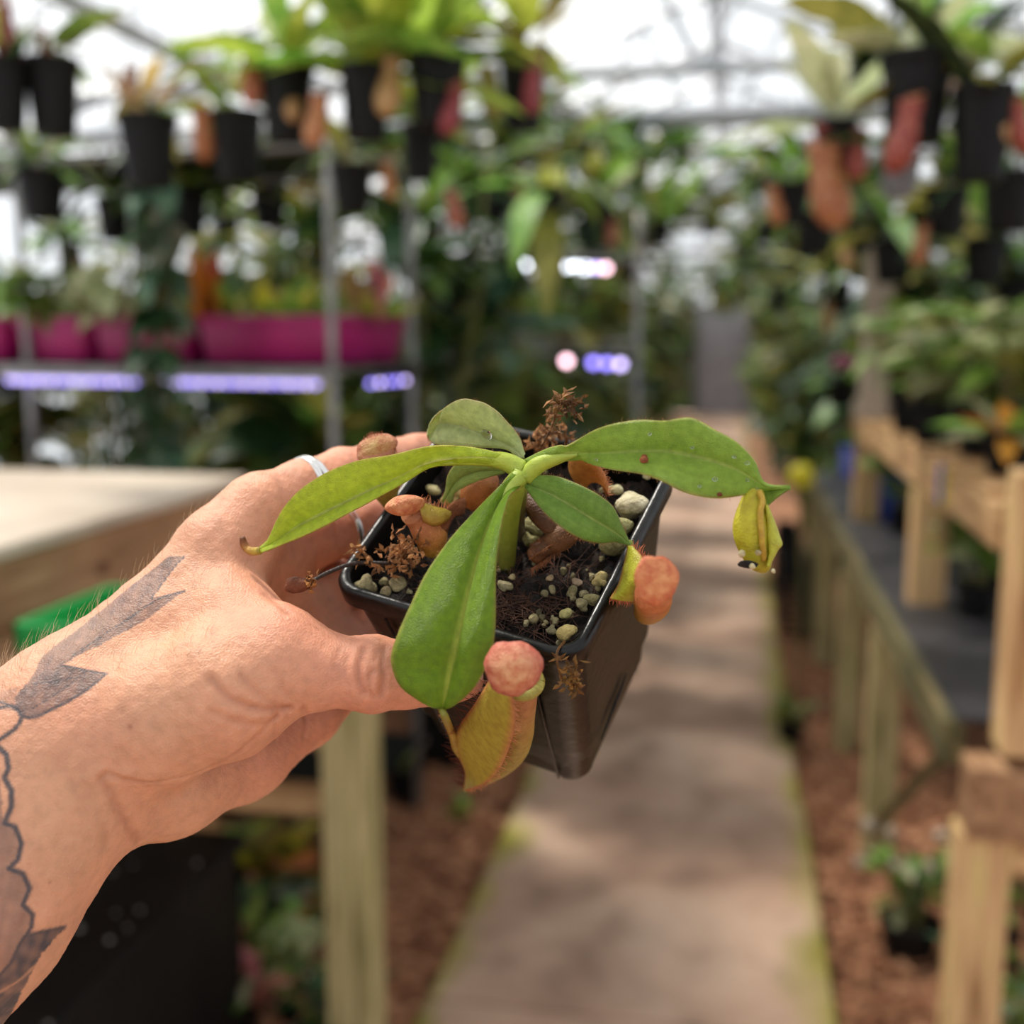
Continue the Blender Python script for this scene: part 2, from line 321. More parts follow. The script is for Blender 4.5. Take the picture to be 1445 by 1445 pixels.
def pitcherm(col):
    """hanging pitcher of unit length, mouth up, swollen below, with a tilted lid; returns body, lid and ring meshes"""
    if col in _pt: return _pt[col]
    zz = np.linspace(0, 1, 12); cx = .22 * (1 - zz) ** 2 - .05 * zz; rr = np.interp(zz, [0, .06, .25, .45, .7, .95, 1], [.04, .14, .24, .23, .18, .19, .21])
    v, f = tube(np.stack([-cx, 0 * zz, zz - 1], -1), rr, 14, up=(1, 0, 0)); body = mk_mesh('pitcher', v, f, PMt[col])
    a = np.linspace(0, 2 * math.pi, 21); v, f = tube(np.stack([.05 + .19 * np.cos(a), .17 * np.sin(a), .02 + .05 * np.cos(a)], -1), .028, 6, False); ring = mk_mesh('mouth_ring', v, f, PMt['orange' if col == 'red' else 'red'])
    bm = [(.05, 0, .18)] + [(-.1 + .2 * (1 + math.cos(t)) * .9 + 0, .2 * math.sin(t), .10 + .09 * (1 + math.cos(t)) * .6) for t in np.linspace(0, 2 * math.pi, 17)[:-1]]
    lid = mk_mesh('lid', bm, [(0, 1 + j, 1 + (j + 1) % 16) for j in range(16)], PMt[col]); _pt[col] = (body, lid, ring); return _pt[col]
def TRS(p, az, el, s, roll=0.0): return Matrix.Translation(Vector(p)) @ Matrix.Rotation(az, 4, 'Z') @ Matrix.Rotation(-el, 4, 'Y') @ Matrix.Rotation(roll, 4, 'X') @ Matrix.Diagonal((s, s, s, 1))
def add_leaves(R_, n, base, L, el, shapes, cols, rnd, spread=.01, hz=0.0):
    for i in range(n):
        az = i * 2.399 + rnd.uniform(-.3, .3); s = rnd.uniform(*L); b_ = (base[0] + math.cos(az) * spread * rnd.uniform(.2, 1), base[1] + math.sin(az) * spread * rnd.uniform(.2, 1), base[2] + hz * rnd.random())
        link('leaf', leafm(rnd.choice(shapes), rnd.choice(cols)), R_, TRS(b_, az, rnd.uniform(*el), s, rnd.uniform(-.4, .4)))
def add_pitcher(R_, col, top, ln, az, start):
    b_, l_, r_ = pitcherm(col); o = link('pitcher', b_, R_, TRS(top, az, 0, ln)); link('lid', l_, o); link('mouth_ring', r_, o)
    q, f = tube(crom([start, (np.array(start) + top) / 2 + np.array([0, 0, -.03]), np.array(top) + [-.22 * ln * math.cos(az), -.22 * ln * math.sin(az), -1.12 * ln], np.array(top) + [-.2 * ln * math.cos(az), -.2 * ln * math.sin(az), -.96 * ln]], 10), .0025, 5)
    link('tendril', mk_mesh('tendril', q, f, m_stem), o, o.matrix_local.inverted())
def hang(u, v_, d, wpx, hpx, n, L, shapes, cols, label, group=None, pit=(), el=(-.2, 1.0), pm=None, rail=True, seed=None):
    """hanging pot with its centre seen at (u, v_) at distance d"""
    c = P(u, v_, d); w_, h_ = wpx * d / FPX, hpx * d / FPX; rnd = random.Random(seed or int(u * 7 + v_)); zb = c[2] - h_ / 2
    R_ = root('hanging_plant', (c[0], c[1], zb), label, 'hanging plant', group)
    pm_, sm_ = potm(pm or m_black); S_ = Matrix.Diagonal((w_, w_, h_, 1)); link('pot', pm_, R_, S_); link('soil', sm_, R_, S_)
    if rail:
        top = 2.70 - zb; mbw = MB()
        for a in (0.3, 2.4, 4.5): mbw.add(*tube([(math.cos(a) * w_ * .48, math.sin(a) * w_ * .48, h_ * .95), (0, 0, min(top - .02, h_ + .32))], .0014, 4, False))
        rx = min(RAILX, key=lambda x: abs(x - c[0])); mbw.add(*tube([(0, 0, min(top - .02, h_ + .32)), (rx - c[0], 0, top)], .0018, 4, False))
        link('hanger', mk_mesh('hanger', mbw.v, mbw.f, m_wire), R_)
    add_leaves(R_, n, (0, 0, h_ * .86), L, el, shapes, cols, rnd, w_ * .3, .06)
    for (pu, pv, plen, pc) in pit:
        q = P(pu, pv - plen / 2, d - .03) - np.array([c[0], c[1], zb]); add_pitcher(R_, pc, q, plen * d / FPX, rnd.uniform(0, 6.28), (q[0] * .35, q[1] * .35, h_ * .9))
    return R_
def bush(loc, n, H, Rr, L, shapes, cols, name, label, cat='plant', group=None, pot=None, el=(-.5, .9), seed=1, stems=3, joined=False, potm_=None):
    """standing plant: stalks with leaves along them, in an optional pot"""
    rnd = random.Random(seed); R_ = root(name, loc, label, cat, group); z0 = 0
    if pot: pm_, sm_ = potm(potm_ or m_black); S_ = Matrix.Diagonal((pot[0], pot[0], pot[1], 1)); link('pot', pm_, R_, S_); link('soil', sm_, R_, S_); z0 = pot[1] * .86
    st = []; ms = MB()
    for k in range(stems):
        a = k * 2.399 + rnd.random(); rr = Rr * rnd.uniform(.25, .8) if stems > 1 else .05 * Rr; p = crom([(0.02 * math.cos(a), .02 * math.sin(a), z0), (rr * .4 * math.cos(a), rr * .4 * math.sin(a), z0 + H * .5), (rr * math.cos(a), rr * math.sin(a), z0 + H * rnd.uniform(.75, 1))], 10); st.append(p)
        ms.add(*tube(p, np.linspace(.008, .003, 10) * max(1, H), 5))
    link('stems', mk_mesh('stems', ms.v, ms.f, m_stem), R_); mj = {}
    for i in range(n):
        p = st[i % stems]; t = rnd.uniform(.12, 1) ** .8 * 8.9; k = int(t); b_ = p[k] + (p[k + 1] - p[k]) * (t - k); s = rnd.uniform(*L); sh, co = rnd.choice(shapes), rnd.choice(cols)
        M = TRS(b_, rnd.uniform(0, 6.283), rnd.uniform(*el), s, rnd.uniform(-.5, .5))
        if not joined: link('leaf', leafm(sh, co), R_, M)
        else:
            me = leafm(sh, co); q = np.empty(len(me.vertices) * 3); me.vertices.foreach_get('co', q); Mn = np.array(M); mj.setdefault(co, MB()).add(q.reshape(-1, 3) @ Mn[:3, :3].T + Mn[:3, 3], [tuple(x.vertices) for x in me.polygons])
    for co, m in mj.items(): tag(link('foliage', mk_mesh('foliage', m.v, m.f, LM[co]), R_), kind='stuff')
    return R_
def wbox(name, mat, parent, x0, x1, y0, y1, z0, z1, b=.004): v, f = bevbox(x0, x1, y0, y1, z0, z1, b); return part(name, v, f, mat, parent, smooth=False)

# ================================================================== left side
# nearest bench, pale board top with a deep brown apron
ZB = 1.215; e = G(335, 672, ZB); ex, ey = e[0], e[1]
bn = root('wooden_bench', (ex - .5, ey - .9, 0), 'tall wooden bench with pale board top and knotted brown side plank', 'bench')
wbox('top_board', m_top, bn, ex - 1.4, ex + .01, -.4, ey + .03, ZB - .022, ZB)
wbox('side_plank', W_YB, bn, ex - .045, ex, -.4, ey, ZB - .222, ZB - .022); wbox('end_plank', W_X, bn, ex - 1.4, ex - .05, ey - .045, ey, ZB - .222, ZB - .022)
q, ff = lump((ex + .001, ey - .52, ZB - .085), .014, 2, .1, 4, (.12, 1.2, .9)); part('knot', q, ff, pmat('knot', [(86, 52, 32), (110, 70, 44)], 60, .8), bn)
for x in (ex - .14, ex - 1.35):
    for y in (ey - .14, ey - 1.6): wbox('leg', W_Z, bn, x, x + .09, y, y + .09, 0, ZB - .022)
wbox('lower_rail', W_GY, bn, ex - .09, ex - .05, -.3, ey - .06, .74, .80)
# green tray under its edge
c = P(165, 856, 1.62); tr = root('green_tray', (c[0], c[1], .80), 'bright green plastic tray under the pale-topped bench', 'tray')
wbox('tray_base', m_green, tr, c[0] - .07, c[0] + .05, c[1] - .14, c[1] + .10, c[2] - .035, c[2] - .03); 
for a in ((-.07, .05, -.14, -.132), (-.07, .05, .092, .10), (-.07, -.062, -.14, .10), (.042, .05, -.14, .10)): wbox('tray_side', m_green, tr, c[0] + a[0], c[0] + a[1], c[1] + a[2], c[1] + a[3], c[2] - .035, c[2] + .008, .002)
sh = root('under_shelf', (c[0], c[1], .3), 'plank shelf slung under the pale-topped bench', 'shelf')
for k in range(3): wbox('plank', W_YB, sh, c[0] - .55 + .17 * k, c[0] - .39 + .17 * k + .003, -.2, ey - .15, c[2] - .06, c[2] - .036)
for y in (.2, ey - .3): wbox('bearer', W_X, sh, c[0] - .6, c[0] + .03, y, y + .05, c[2] - .11, c[2] - .06)
# low stand with the mossy post, behind the hand
py = 1.83; lx = -.70
sd = root('wooden_stand', (lx - .3, py + .2, 0), 'low wooden stand with a mossy post and two cross rails beside the path', 'stand')
wbox('post', W_G, sd, lx, lx + .088, py, py + .088, 0, .86); wbox('post', W_G, sd, lx - .25, lx - .162, py + .75, py + .838, 0, .86); wbox('post', W_G, sd, lx - .95, lx - .862, py, py + .088, 0, .86); wbox('post', W_G, sd, lx - .95, lx - .862, py + .75, py + .838, 0, .86)
wbox('cross_rail', W_X, sd, lx - .95, lx + .06, py + .09, py + .13, .735, .845); wbox('cross_rail', W_X, sd, lx - .95, lx + .06, py + .09, py + .13, .60, .655)
for k in range(6): wbox('deck_board', W_X, sd, lx - .95, lx + .088, py + k * .14, py + k * .14 + .125, .86, .885)
# black tub in the lower left
a = G(330, 1192, .50); tb = root('black_tub', (a[0] - .4, a[1] - .3, 0), 'large glossy black plastic tub standing on the bark at lower ground', 'tub')
bx0, bx1, by0, by1 = a[0] - .85, a[0], a[1] - .75, a[1] + .02
for nm, q in {'side_wall': (bx1 - .02, bx1, by0, by1, .03, .5), 'end_wall': (bx0, bx1, by1 - .02, by1, .03, .5), 'back_wall': (bx0, bx0 + .02, by0, by1, .03, .5), 'near_wall': (bx0, bx1, by0, by0 + .02, .03, .5), 'lid': (bx0 - .012, bx1 + .012, by0 - .012, by1 + .012, .485, .512), 'bottom': (bx0, bx1, by0, by1, .0, .03)}.items(): wbox(nm, m_black, tb, *q)
# shelving rack with magenta trays and grow lights
cr = P(470, 545, 2.92); RA = math.radians(-7); zs = 1.425
RM = Matrix.Translation((cr[0], cr[1], 0)) @ Matrix.Rotation(RA, 4, 'Z'); RMn = np.array(RM)
def rk(v): v = np.asarray(v, float); return v @ RMn[:3, :3].T + RMn[:3, 3]
rack = root('shelving_rack', RM, 'tall galvanised shelving rack carrying magenta planting trays', 'rack')
for x in (0, -.95, -1.9):
    for y in (0, .52): q, ff = tube([(x, y, 0), (x, y, 2.05)], .0115, 10); part('upright', rk(q), ff, m_steel, rack)
for z in (zs, .86, .25, 1.98):
    for y in (0, .52): q, ff = tube([(-1.95, y, z - .014), (.03, y, z - .014)], .010, 6); part('shelf_rail', rk(q), ff, m_steel, rack)
    for x in (0, -.95, -1.9): q, ff = tube([(x, 0, z - .014), (x, .52, z - .014)], .009, 6); part('shelf_rail', rk(q), ff, m_steel, rack)
    q, ff = box(-1.95, .03, -.01, .53, z - .005, z); part('shelf_deck', rk(q), ff, m_black, rack, smooth=False)
def tray(x0, x1, name_label):
    M = RM @ Matrix.Translation(((x0 + x1) / 2, .25, zs)); R_ = root('planting_tray', M, name_label, 'tray', 'magenta trays on the rack'); w2, d2, h_ = (x1 - x0) / 2, .25, .126
    def ring_(k, z): return rsq_bg(w2 * k, d2 * k, .03, z)
    rings_ = [ring_(.90, 0), ring_(.915, .004), ring_(.965, h_ * .80), ring_(.965, h_ * .82), ring_(1.0, h_ * .84), ring_(1.0, h_), ring_(.955, h_), ring_(.94, h_ * .8), ring_(.90, .01)]
    n = len(rings_[0]); f = [(i * n + j, i * n + (j + 1) % n, (i + 1) * n + (j + 1) % n, (i + 1) * n + j) for i in range(len(rings_) - 1) for j in range(n)]; f.append(tuple(range(n))[::-1])
    link('tray_shell', mk_mesh('tray_shell', np.vstack(rings_), f, m_mag), R_); link('compost', mk_mesh('compost', ring_(.95, h_ * .86), [tuple(range(n))], m_dsoil), R_)
    return R_, M, h_
def rsq_bg(hx, hy, r, z):
    o = []
    for sx, sy, a0 in ((1, 1, 0), (-1, 1, 90), (-1, -1, 180), (1, -1, 270)):
        for k in range(4): a = math.radians(a0 + 30 * k); o.append((sx * (hx - r) + r * math.cos(a), sy * (hy - r) + r * math.sin(a), z))
    return np.array(o)
trays = [tray(-.415, .005, 'widest magenta planting tray at the end of the rack shelf'), tray(-.745, -.43, 'magenta planting tray behind the trailing grey vine'), tray(-1.01, -.755, 'magenta planting tray beside the vine with silvery leaves above'), tray(-1.46, -1.03, 'magenta planting tray farthest along the rack shelf')]
k_ = 0
for ti, (R_, M, h_) in enumerate(trays):
    xs_ = {0: (-.15, -.05, .06, .15), 1: (-.1, .05), 2: (-.07, .06), 3: (-.14, 0, .14)}[ti]
    for x in xs_:
        for y in (-.15, .02, .17):
            k_ += 1; rnd = random.Random(k_ * 13); L = M @ Vector((x + rnd.uniform(-.02, .02), y, h_ * .86))
            kind = rnd.choice((0, 0, 1, 2)) if ti == 0 else rnd.choice((0, 3, 3))
            lab, cs, shp = (('lime green seedling rosette growing in a magenta tray', ['lime', 'fresh', 'yellow'], ['oval', 'lance']), ('pale variegated seedling growing in a magenta tray', ['pale', 'straw', 'fresh'], ['lance', 'strap']), ('reddish young pitcher plant growing in a magenta tray', ['rose', 'straw', 'olive'], ['lance', 'strap']), ('broad green seedling growing in a magenta tray beyond the vine', ['fresh', 'green', 'pale'], ['oval', 'lance']))[kind]
            T = root('tray_seedling', Matrix.Translation(L), lab, 'seedling', 'seedlings in the magenta trays'); add_leaves(T, 11, (0, 0, 0), (.07, .16), (.1, 1.25), shp, cs, rnd, .01)
c = P(285, 400, 3.05); T = root('dried_leaf_plant', (c[0], c[1], zs + .1), 'large upright rust-brown dried leaf standing in the widest magenta tray', 'plant'); link('leaf', leafm('heart', 'rust'), T, TRS((0, 0, 0), 1.9, 1.45, .24, 1.2)); link('leaf', leafm('heart', 'rust'), T, TRS((.01, .02, 0), 2.6, 1.3, .20, 1.4)); link('leaf', leafm('oval', 'rust'), T, TRS((-.01, .01, 0), .8, 1.4, .22, .6))
for (u, v_, hh, co, lab) in ((500, 432, .13, 'straw', 'upright yellow trumpet pitcher plant behind the rack upright'), (535, 430, .14, 'rose', 'upright pink-veined trumpet pitcher plant at the end of the tray')):
    c = P(u, v_, 3.1); T = root('trumpet_pitcher', (c[0], c[1], zs + .1), lab, 'plant')
    for i in range(5):
        rnd = random.Random(i + u); a = rnd.uniform(0, 6.28); p = crom([(0, 0, 0), (.01 * math.cos(a), .01 * math.sin(a), hh * .5), (.035 * math.cos(a), .035 * math.sin(a), hh * rnd.uniform(.8, 1.1))], 8); q, f = tube(p, np.interp(np.linspace(0, 1, 8), [0, .7, 1], [.004, .013, .018]), 8); b_ = link('trumpet', mk_mesh('trumpet', q, f, LM[co]), T); link('hood', leafm('round', co), b_, TRS(p[-1] - np.array([.012, 0, -.004]), a + 3, .5, .045))
# grow lights under the shelf
def led_mat(name, col, s):
    m, nt, b = nodes(name); b.inputs['Base Color'].default_value = (.8, .8, .9, 1); b.inputs['Emission Color'].default_value = (*col, 1); b.inputs['Emission Strength'].default_value = s; return m
m_led = [led_mat('led_blue', (.28, .22, 1.0), 6), led_mat('led_violet', (.62, .5, 1.0), 6), led_mat('led_white', (.85, .9, 1.0), 10), led_mat('led_pink', (1.0, .62, .72), 8)]
m_diff = led_mat('led_diffuser', (.46, .40, 1.0), 1.25)
q, ff = lump((0, 0, 0), 1, 2, 0, 1); LEDM = [mk_mesh('led', q, ff, m) for m in m_led]
def grow_light(A_, B_, n, r, label, pat=None, diff=True, group=None, cols=(0, 1, 0, 0, 1)):
    A_, B_ = np.array(A_, float), np.array(B_, float); c = (A_ + B_) / 2; R_ = root('grow_light', c, label, 'light', group); d = (B_ - A_) / np.linalg.norm(B_ - A_)
    q, ff = tube([A_ - d * .02 + (0, 0, .012), B_ + d * .02 + (0, 0, .012)], .014, 4, up=(.01, .01, 1)); part('housing', q, ff, m_black if not diff else m_steel, R_, smooth=False)
    if diff: q, ff = tube([A_, B_], .0085, 8); part('diffuser', q, ff, m_diff, R_)
    for i in range(n):
        if pat and pat[i] < 0: continue
        p = A_ + (B_ - A_) * ((i + .5) / n) - (0, 0, .007) - c; link('led', LEDM[pat[i] if pat else cols[i % len(cols)]], R_, Matrix.Translation(p) @ Matrix.Diagonal((r, r, r, 1)))
for x0, x1, nm in ((-.50, -.03, 'violet grow light bar under the shelf of the widest magenta tray'), (-1.02, -.58, 'violet grow light bar under the shelf beyond the vine'), (-1.6, -1.1, 'violet grow light bar at the far reach of the rack shelf')): grow_light(rk([(x0, -.012, zs - .045)])[0], rk([(x1, -.012, zs - .045)])[0], 18, .006, nm)
grow_light(rk([(.0, .2, zs - .05)])[0], rk([(.0, .5, zs - .05)])[0], 5, .007, 'short violet grow light bar at the end of the rack', None, False)
d_ = 4.6
r2 = root('lamp_rack', (P(632, 500, d_)[0], P(632, 500, d_)[1], 0), 'slender steel rack carrying lamps deep among the plants', 'rack')
for u in (632, 900):
    a = P(u, 450, d_ + .05); q, ff = tube([(a[0], a[1], 0), (a[0], a[1], 2.0)], .016, 8); part('upright', q, ff, m_steel, r2)
for v_ in (360, 476, 494): a, c = P(632, v_, d_ + .05), P(900, v_ + 8, d_ + .05); q, ff = tube([a, c], .014, 6); part('shelf_rail', q, ff, m_steel, r2)
grow_light(P(662, 369, d_), P(862, 376, d_), 14, .016, 'row of white and violet lamps glowing among the plants, upper', [1, 1, 2, 0, -1, 2, -1, -1, -1, 2, 2, 2, 1, 3], False)
grow_light(P(660, 486, d_ + .2), P(720, 490, d_ + .2), 3, .015, 'pair of dim lamps glowing among dark foliage', [3, -1, 2], False)
grow_light(P(790, 506, d_), P(885, 512, d_), 5, .018, 'row of blue and pink lamps glowing among dark foliage, lower', [3, -1, 0, 0, 1], False)
# trailing vine hanging before the trays
c = P(212, 380, 2.78); T = root('trailing_vine', (c[0], c[1], 1.1), 'dark grey-green vine trailing down before the magenta trays', 'plant'); rnd = random.Random(5); ms = MB()
for k in range(5): p = crom([(rnd.uniform(-.03, .03), rnd.uniform(-.02, .02), .95), (rnd.uniform(-.05, .05), 0, .6), (rnd.uniform(-.04, .04), 0, .25), (rnd.uniform(-.04, .04), 0, 0.0)], 12); ms.add(*tube(p, .004, 5)); [link('leaf', leafm(rnd.choice(['oval', 'heart']), rnd.choice(['grey', 'dark', 'dark', 'blue'])), T, TRS(p[i % 12], rnd.uniform(0, 6.28), rnd.uniform(-1.4, -.5), rnd.uniform(.07, .13), rnd.uniform(-.5, .5))) for i in range(34)]
link('stems', mk_mesh('stems', ms.v, ms.f, m_stem), T)
for (u, v_, nm) in ((150, 410, 'silvery variegated plant spilling over a magenta tray'), (45, 415, 'light green leafy plant rising from a magenta tray')):
    c = P(u, v_, 2.9); bush((c[0], c[1], zs + .1), 34, .17, .13, (.07, .13), ['oval', 'heart'], ['grey', 'pale', 'pale'] if u > 100 else ['fresh', 'pale', 'green'], 'leafy_plant', nm, seed=u, el=(-.9, .7))
# hanging pots on the left
HG = 'hanging pots along the left rails'
ST, GR = ['strap', 'lance'], ['green', 'olive', 'fresh']
hang(75, 138, 2.3, 78, 105, 9, (.12, .22), ST, ['olive', 'green', 'straw'], 'hanging black pot with sparse olive leaves and an orange pitcher above its rim', HG, [(62, 70, 46, 'orange')])
hang(6, 135, 2.25, 70, 95, 9, (.12, .2), ST, ['olive', 'dark'], 'hanging black pot with a dark red pitcher beside it', HG, [(3, 50, 80, 'red')])
hang(210, 214, 2.3, 84, 98, 10, (.1, .2), ST, ['olive', 'green', 'straw'], 'hanging black pot with thin olive leaves above the trailing vine', HG, [(182, 120, 50, 'tan')])
hang(336, 207, 2.6, 74, 96, 10, (.14, .26), ['strap', 'droop'], GR, 'hanging black pot with a green strap leaf drooping over its side', HG, [(285, 190, 66, 'orange')])
hang(405, 146, 2.2, 80, 104, 14, (.16, .30), ['lance', 'strap'], ['lime', 'fresh', 'lime'], 'hanging black pot with big lime leaves and a brown pitcher on its front', HG, [(410, 142, 58, 'tan'), (355, 115, 66, 'orange')])
hang(516, 146, 2.1, 74, 100, 18, (.16, .30), ['lance', 'oval'], ['lime', 'lime', 'fresh'], 'hanging black pot with the brightest crown of lime leaves', HG, [(550, 122, 80, 'tan'), (448, 170, 70, 'orange')])
hang(618, 124, 2.1, 86, 104, 14, (.14, .26), ['strap', 'lance'], ['lime', 'fresh', 'green'], 'hanging black pot with a large red pitcher slung across its front', HG, [(640, 155, 66, 'red')])
hang(738, 128, 2.3, 70, 108, 12, (.14, .24), ['strap', 'lance'], ['fresh', 'olive', 'lime'], 'hanging black pot with a tall red pitcher on its side', HG, [(748, 130, 84, 'red'), (690, 130, 70, 'green')])
hang(593, 216, 2.4, 56, 76, 10, (.12, .2), ST, GR, 'small hanging black pot below the pot with the slung red pitcher', HG, [(640, 296, 50, 'orange')])
hang(497, 268, 2.6, 62, 68, 10, (.12, .22), ['strap', 'droop'], ['lime', 'olive', 'green'], 'small hanging black pot below the brightest lime crown', HG, [(548, 256, 46, 'orange')])
hang(60, 275, 2.9, 70, 70, 12, (.12, .24), ['strap', 'droop'], ['dark', 'green', 'olive'], 'small hanging black pot with dark drooping leaves against the white wall', HG)
hang(265, 300, 3.4, 60, 64, 16, (.14, .28), ['lance', 'strap'], ['olive', 'lime', 'green'], 'hanging pot with olive leaves above the rust-brown dried leaf', HG)
hang(380, 290, 3.6, 56, 60, 16, (.16, .28), ['lance', 'oval'], ['olive', 'straw', 'green'], 'hanging pot with yellowing leaves over the widest magenta tray', HG)
hang(160, 310, 3.5, 50, 60, 14, (.14, .26), ['strap', 'droop'], ['dark', 'green'], 'hanging pot with dark leaves beyond the trailing vine', HG)
# big drooping strap leaves
c = P(770, 300, 3.2); T = root('strap_leaf_plant', (c[0], c[1], c[2] - .05), 'plant with long pale green strap leaves drooping from the rail', 'hanging plant'); pm_, sm_ = potm(m_black); S_ = Matrix.Diagonal((.12, .12, .12, 1)); link('pot', pm_, T, S_); link('soil', sm_, T, S_)
q, ff = tube([(0, 0, .1), (-.95 - c[0], 0, 2.7 - c[2] + .05)], .002, 4); link('hanger', mk_mesh('hanger', q, ff, m_wire), T)
for i, (az, el_, s, sh_, co) in enumerate(((4.6, -.2, .42, 'droop', 'fresh'), (5.0, .4, .34, 'droop', 'lime'), (3.6, .2, .4, 'droop', 'fresh'), (1.2, .3, .36, 'droop', 'green'), (2.4, .5, .34, 'strap', 'fresh'), (4.9, -.9, .40, 'strap', 'olive'), (5.6, .2, .34, 'droop', 'green'))): link('leaf', leafm(sh_, co), T, TRS((0, 0, .1), az, el_, s))
# mid-left thicket: dense dark foliage down the side of the path
TG = 'thicket of dark plants left of the path'
kk = 0
CN = {'fresh': 'fresh green', 'pale': 'pale', 'green': 'mid-green', 'olive': 'olive', 'lime': 'lime', 'yellow': 'yellow', 'straw': 'straw', 'rust': 'rust', 'rose': 'rosy', 'grey': 'silvery', 'dark': 'dark'}
KIND = [(['droop', 'strap'], ['dark', 'green', 'dark', 'olive'], 'dark strap-leaved potted plant in the thicket left of the path'), (['oval', 'lance'], ['dark', 'green', 'blue', 'dark'], 'dark oval-leaved potted plant in the thicket left of the path'), (['heart', 'oval'], ['dark', 'green', 'olive'], 'dark heart-leaved potted plant in the thicket left of the path')]
for y in (3.9, 4.6, 5.4, 6.3, 7.4):
    for x in (-.98, -1.55, -2.3, -3.2):
        kk += 1; sh_, cs, lab = KIND[kk % 3]; bush((x + .1 * math.sin(kk * 3), y + .15 * math.sin(kk * 5), 0 if kk % 4 else .0), 120, 1.75 + .3 * math.sin(kk * 2.3), .46, (.16, .36), sh_, cs, 'thicket_plant', lab if x < -1.2 else lab.replace('in the thicket', 'at the path edge of the thicket'), 'plant', TG if x < -1.2 else TG + ', at the path edge', (.26, .24), (-.9, .8), kk, 6)
kk = 100
for (u, v_, d) in ((600, 330, 3.9), (680, 290, 4.1), (850, 300, 4.4), (900, 250, 5.0), (720, 230, 4.6), (820, 220, 5.4), (640, 420, 4.3), (930, 330, 5.6), (760, 180, 6.0), (960, 300, 7.0), (560, 250, 4.6), (450, 350, 4.6), (320, 330, 4.8), (200, 340, 5.2), (100, 360, 5.4), (30, 250, 4.8)):
    kk += 1; hang(u, v_, d, 190 / d, 190 / d, 24, (.16, .34), ['strap', 'droop', 'lance'], ['green', 'dark', 'olive', 'fresh'], 'hanging black pot with arching green leaves ' + (('and a tan', 'and an orange', 'and a green')[kk % 3] + ' pitcher ' if kk % 2 else '') + 'in the crowded left aisle', 'hanging pots in the crowded left aisle', [(u + 14, v_ + 30, 170 / d, ('tan', 'orange', 'green')[kk % 3])] if kk % 2 else (), seed=kk)
# far foliage down both sides of the path
FG = 'far foliage along the path'
kk = 300
for y in (8.6, 10.2, 12, 14, 16.5, 19.5):
    for x in (-1.15, -1.9, -2.9, .62, 1.3, 2.2, 3.0):
        kk += 1; bush((x + .1 * math.sin(kk * 3.1), y + .3 * math.sin(kk * 1.7), 0), 230, 1.9 + .5 * math.sin(kk * 1.3), .55, (.16, .34), ['oval', 'strap', 'lance'], ['dark', 'green', 'olive', 'dark', 'pale' if kk % 3 == 0 else 'green'], 'far_shrub', 'tall leafy shrub far down the ' + ('left' if x < 0 else 'right') + ' side of the path', 'shrub', FG + (' left' if x < 0 else ' right'), None, (-.9, .8), kk, 7, True)
kk = 400
for y in (7.5, 9.5, 12, 15):
    for x in (-1.5, -.8, .1, .6, 1.2):
        kk += 1; z = 2.25 + .25 * math.sin(kk * 2.2); R_ = root('hanging_fern', (x, y + .3 * math.sin(kk), z), 'trailing fern hanging from the roof far down the greenhouse', 'hanging plant', 'ferns hanging from the far roof'); rnd = random.Random(kk); pm_, sm_ = potm(m_black); S_ = Matrix.Diagonal((.2, .2, .16, 1)); link('pot', pm_, R_, S_)
        q, ff = tube([(0, 0, .15), (0, 0, 2.7 - z if z < 2.6 else .3)], .004, 4); link('hanger', mk_mesh('hanger', q, ff, m_wire), R_)
        add_leaves(R_, 26, (0, 0, .14), (.25, .5), (-.6, 1.0), ['droop', 'strap', 'long'], ['dark', 'green', 'blue', 'olive'], rnd, .05)

# ================================================================== right side
# two-tier timber bench
rb = root('timber_staging', (.8, 3.6, 0), 'two-tier mossy timber staging along the right of the path', 'bench'); zl, zu = .80, 1.205; xb = .44
for y, z in ((3.22, .72), (4.12, .72), (5.2, .72), (5.9, .72)): wbox('leg', W_G, rb, xb - .03, xb + .05, y - .04, y + .04, 0, z); wbox('leg', W_G, rb, xb + .85, xb + .93, y - .04, y + .04, 0, z)
wbox('lower_rail', W_GY, rb, xb - .03, xb + .01, 2.15, 6.0, .70, .79); wbox('lower_rail', W_GY, rb, xb + .88, xb + .92, 2.15, 6.0, .70, .79)
wbox('lower_deck', pmat('black_bench_liner', [(30, 29, 31), (46, 45, 48), (62, 60, 64)], 7, .5, .3), rb, xb - .01, xb + .92, 2.15, 6.0, .785, .80)
for y in (3.1, 4.5): wbox('upper_post', W_Z, rb, xb + .04, xb + .128, y - .044, y + .044, .79, zu - .06)
wbox('upper_rail', W_Y, rb, xb + .03, xb + .07, 2.12, 4.6, zu - .085, zu); wbox('upper_rail', W_Y, rb, xb + .84, xb + .88, 2.12, 4.6, zu - .085, zu)
for k in range(13): wbox('slat', W_X, rb, xb + .03, xb + .9, 2.2 + .18 * k, 2.2 + .18 * k + .09, zu, zu + .02)
q, ff = tube([(xb - .005, 2.25, .69), (xb - .005, 3.2, .10)], .018, 4, up=(1, 0, 0)); part('brace', q, ff, W_GY, rb, smooth=False)
# nearest frame: stout post, rail block and leg
nf = root('corner_stand', (.55, 2.0, 0), 'stout new-wood corner stand of post, rail and leg at the end of the staging', 'stand')
wbox('post', W_Z, nf, .475, .575, 1.98, 2.07, .785, 1.275); wbox('post_face', W_Z, nf, .505, .60, 1.945, 1.98, .90, 1.20)
wbox('rail_block', W_YB, nf, .425, .60, 1.97, 2.06, .635, .765); wbox('cross_rail', W_X, nf, .44, 1.3, 1.995, 2.05, .56, .640)
wbox('leg', W_Z, nf, .415, .505, 1.985, 2.065, 0, .640); wbox('top_rail', W_X, nf, .52, 1.3, 2.0, 2.06, 1.19, 1.275)
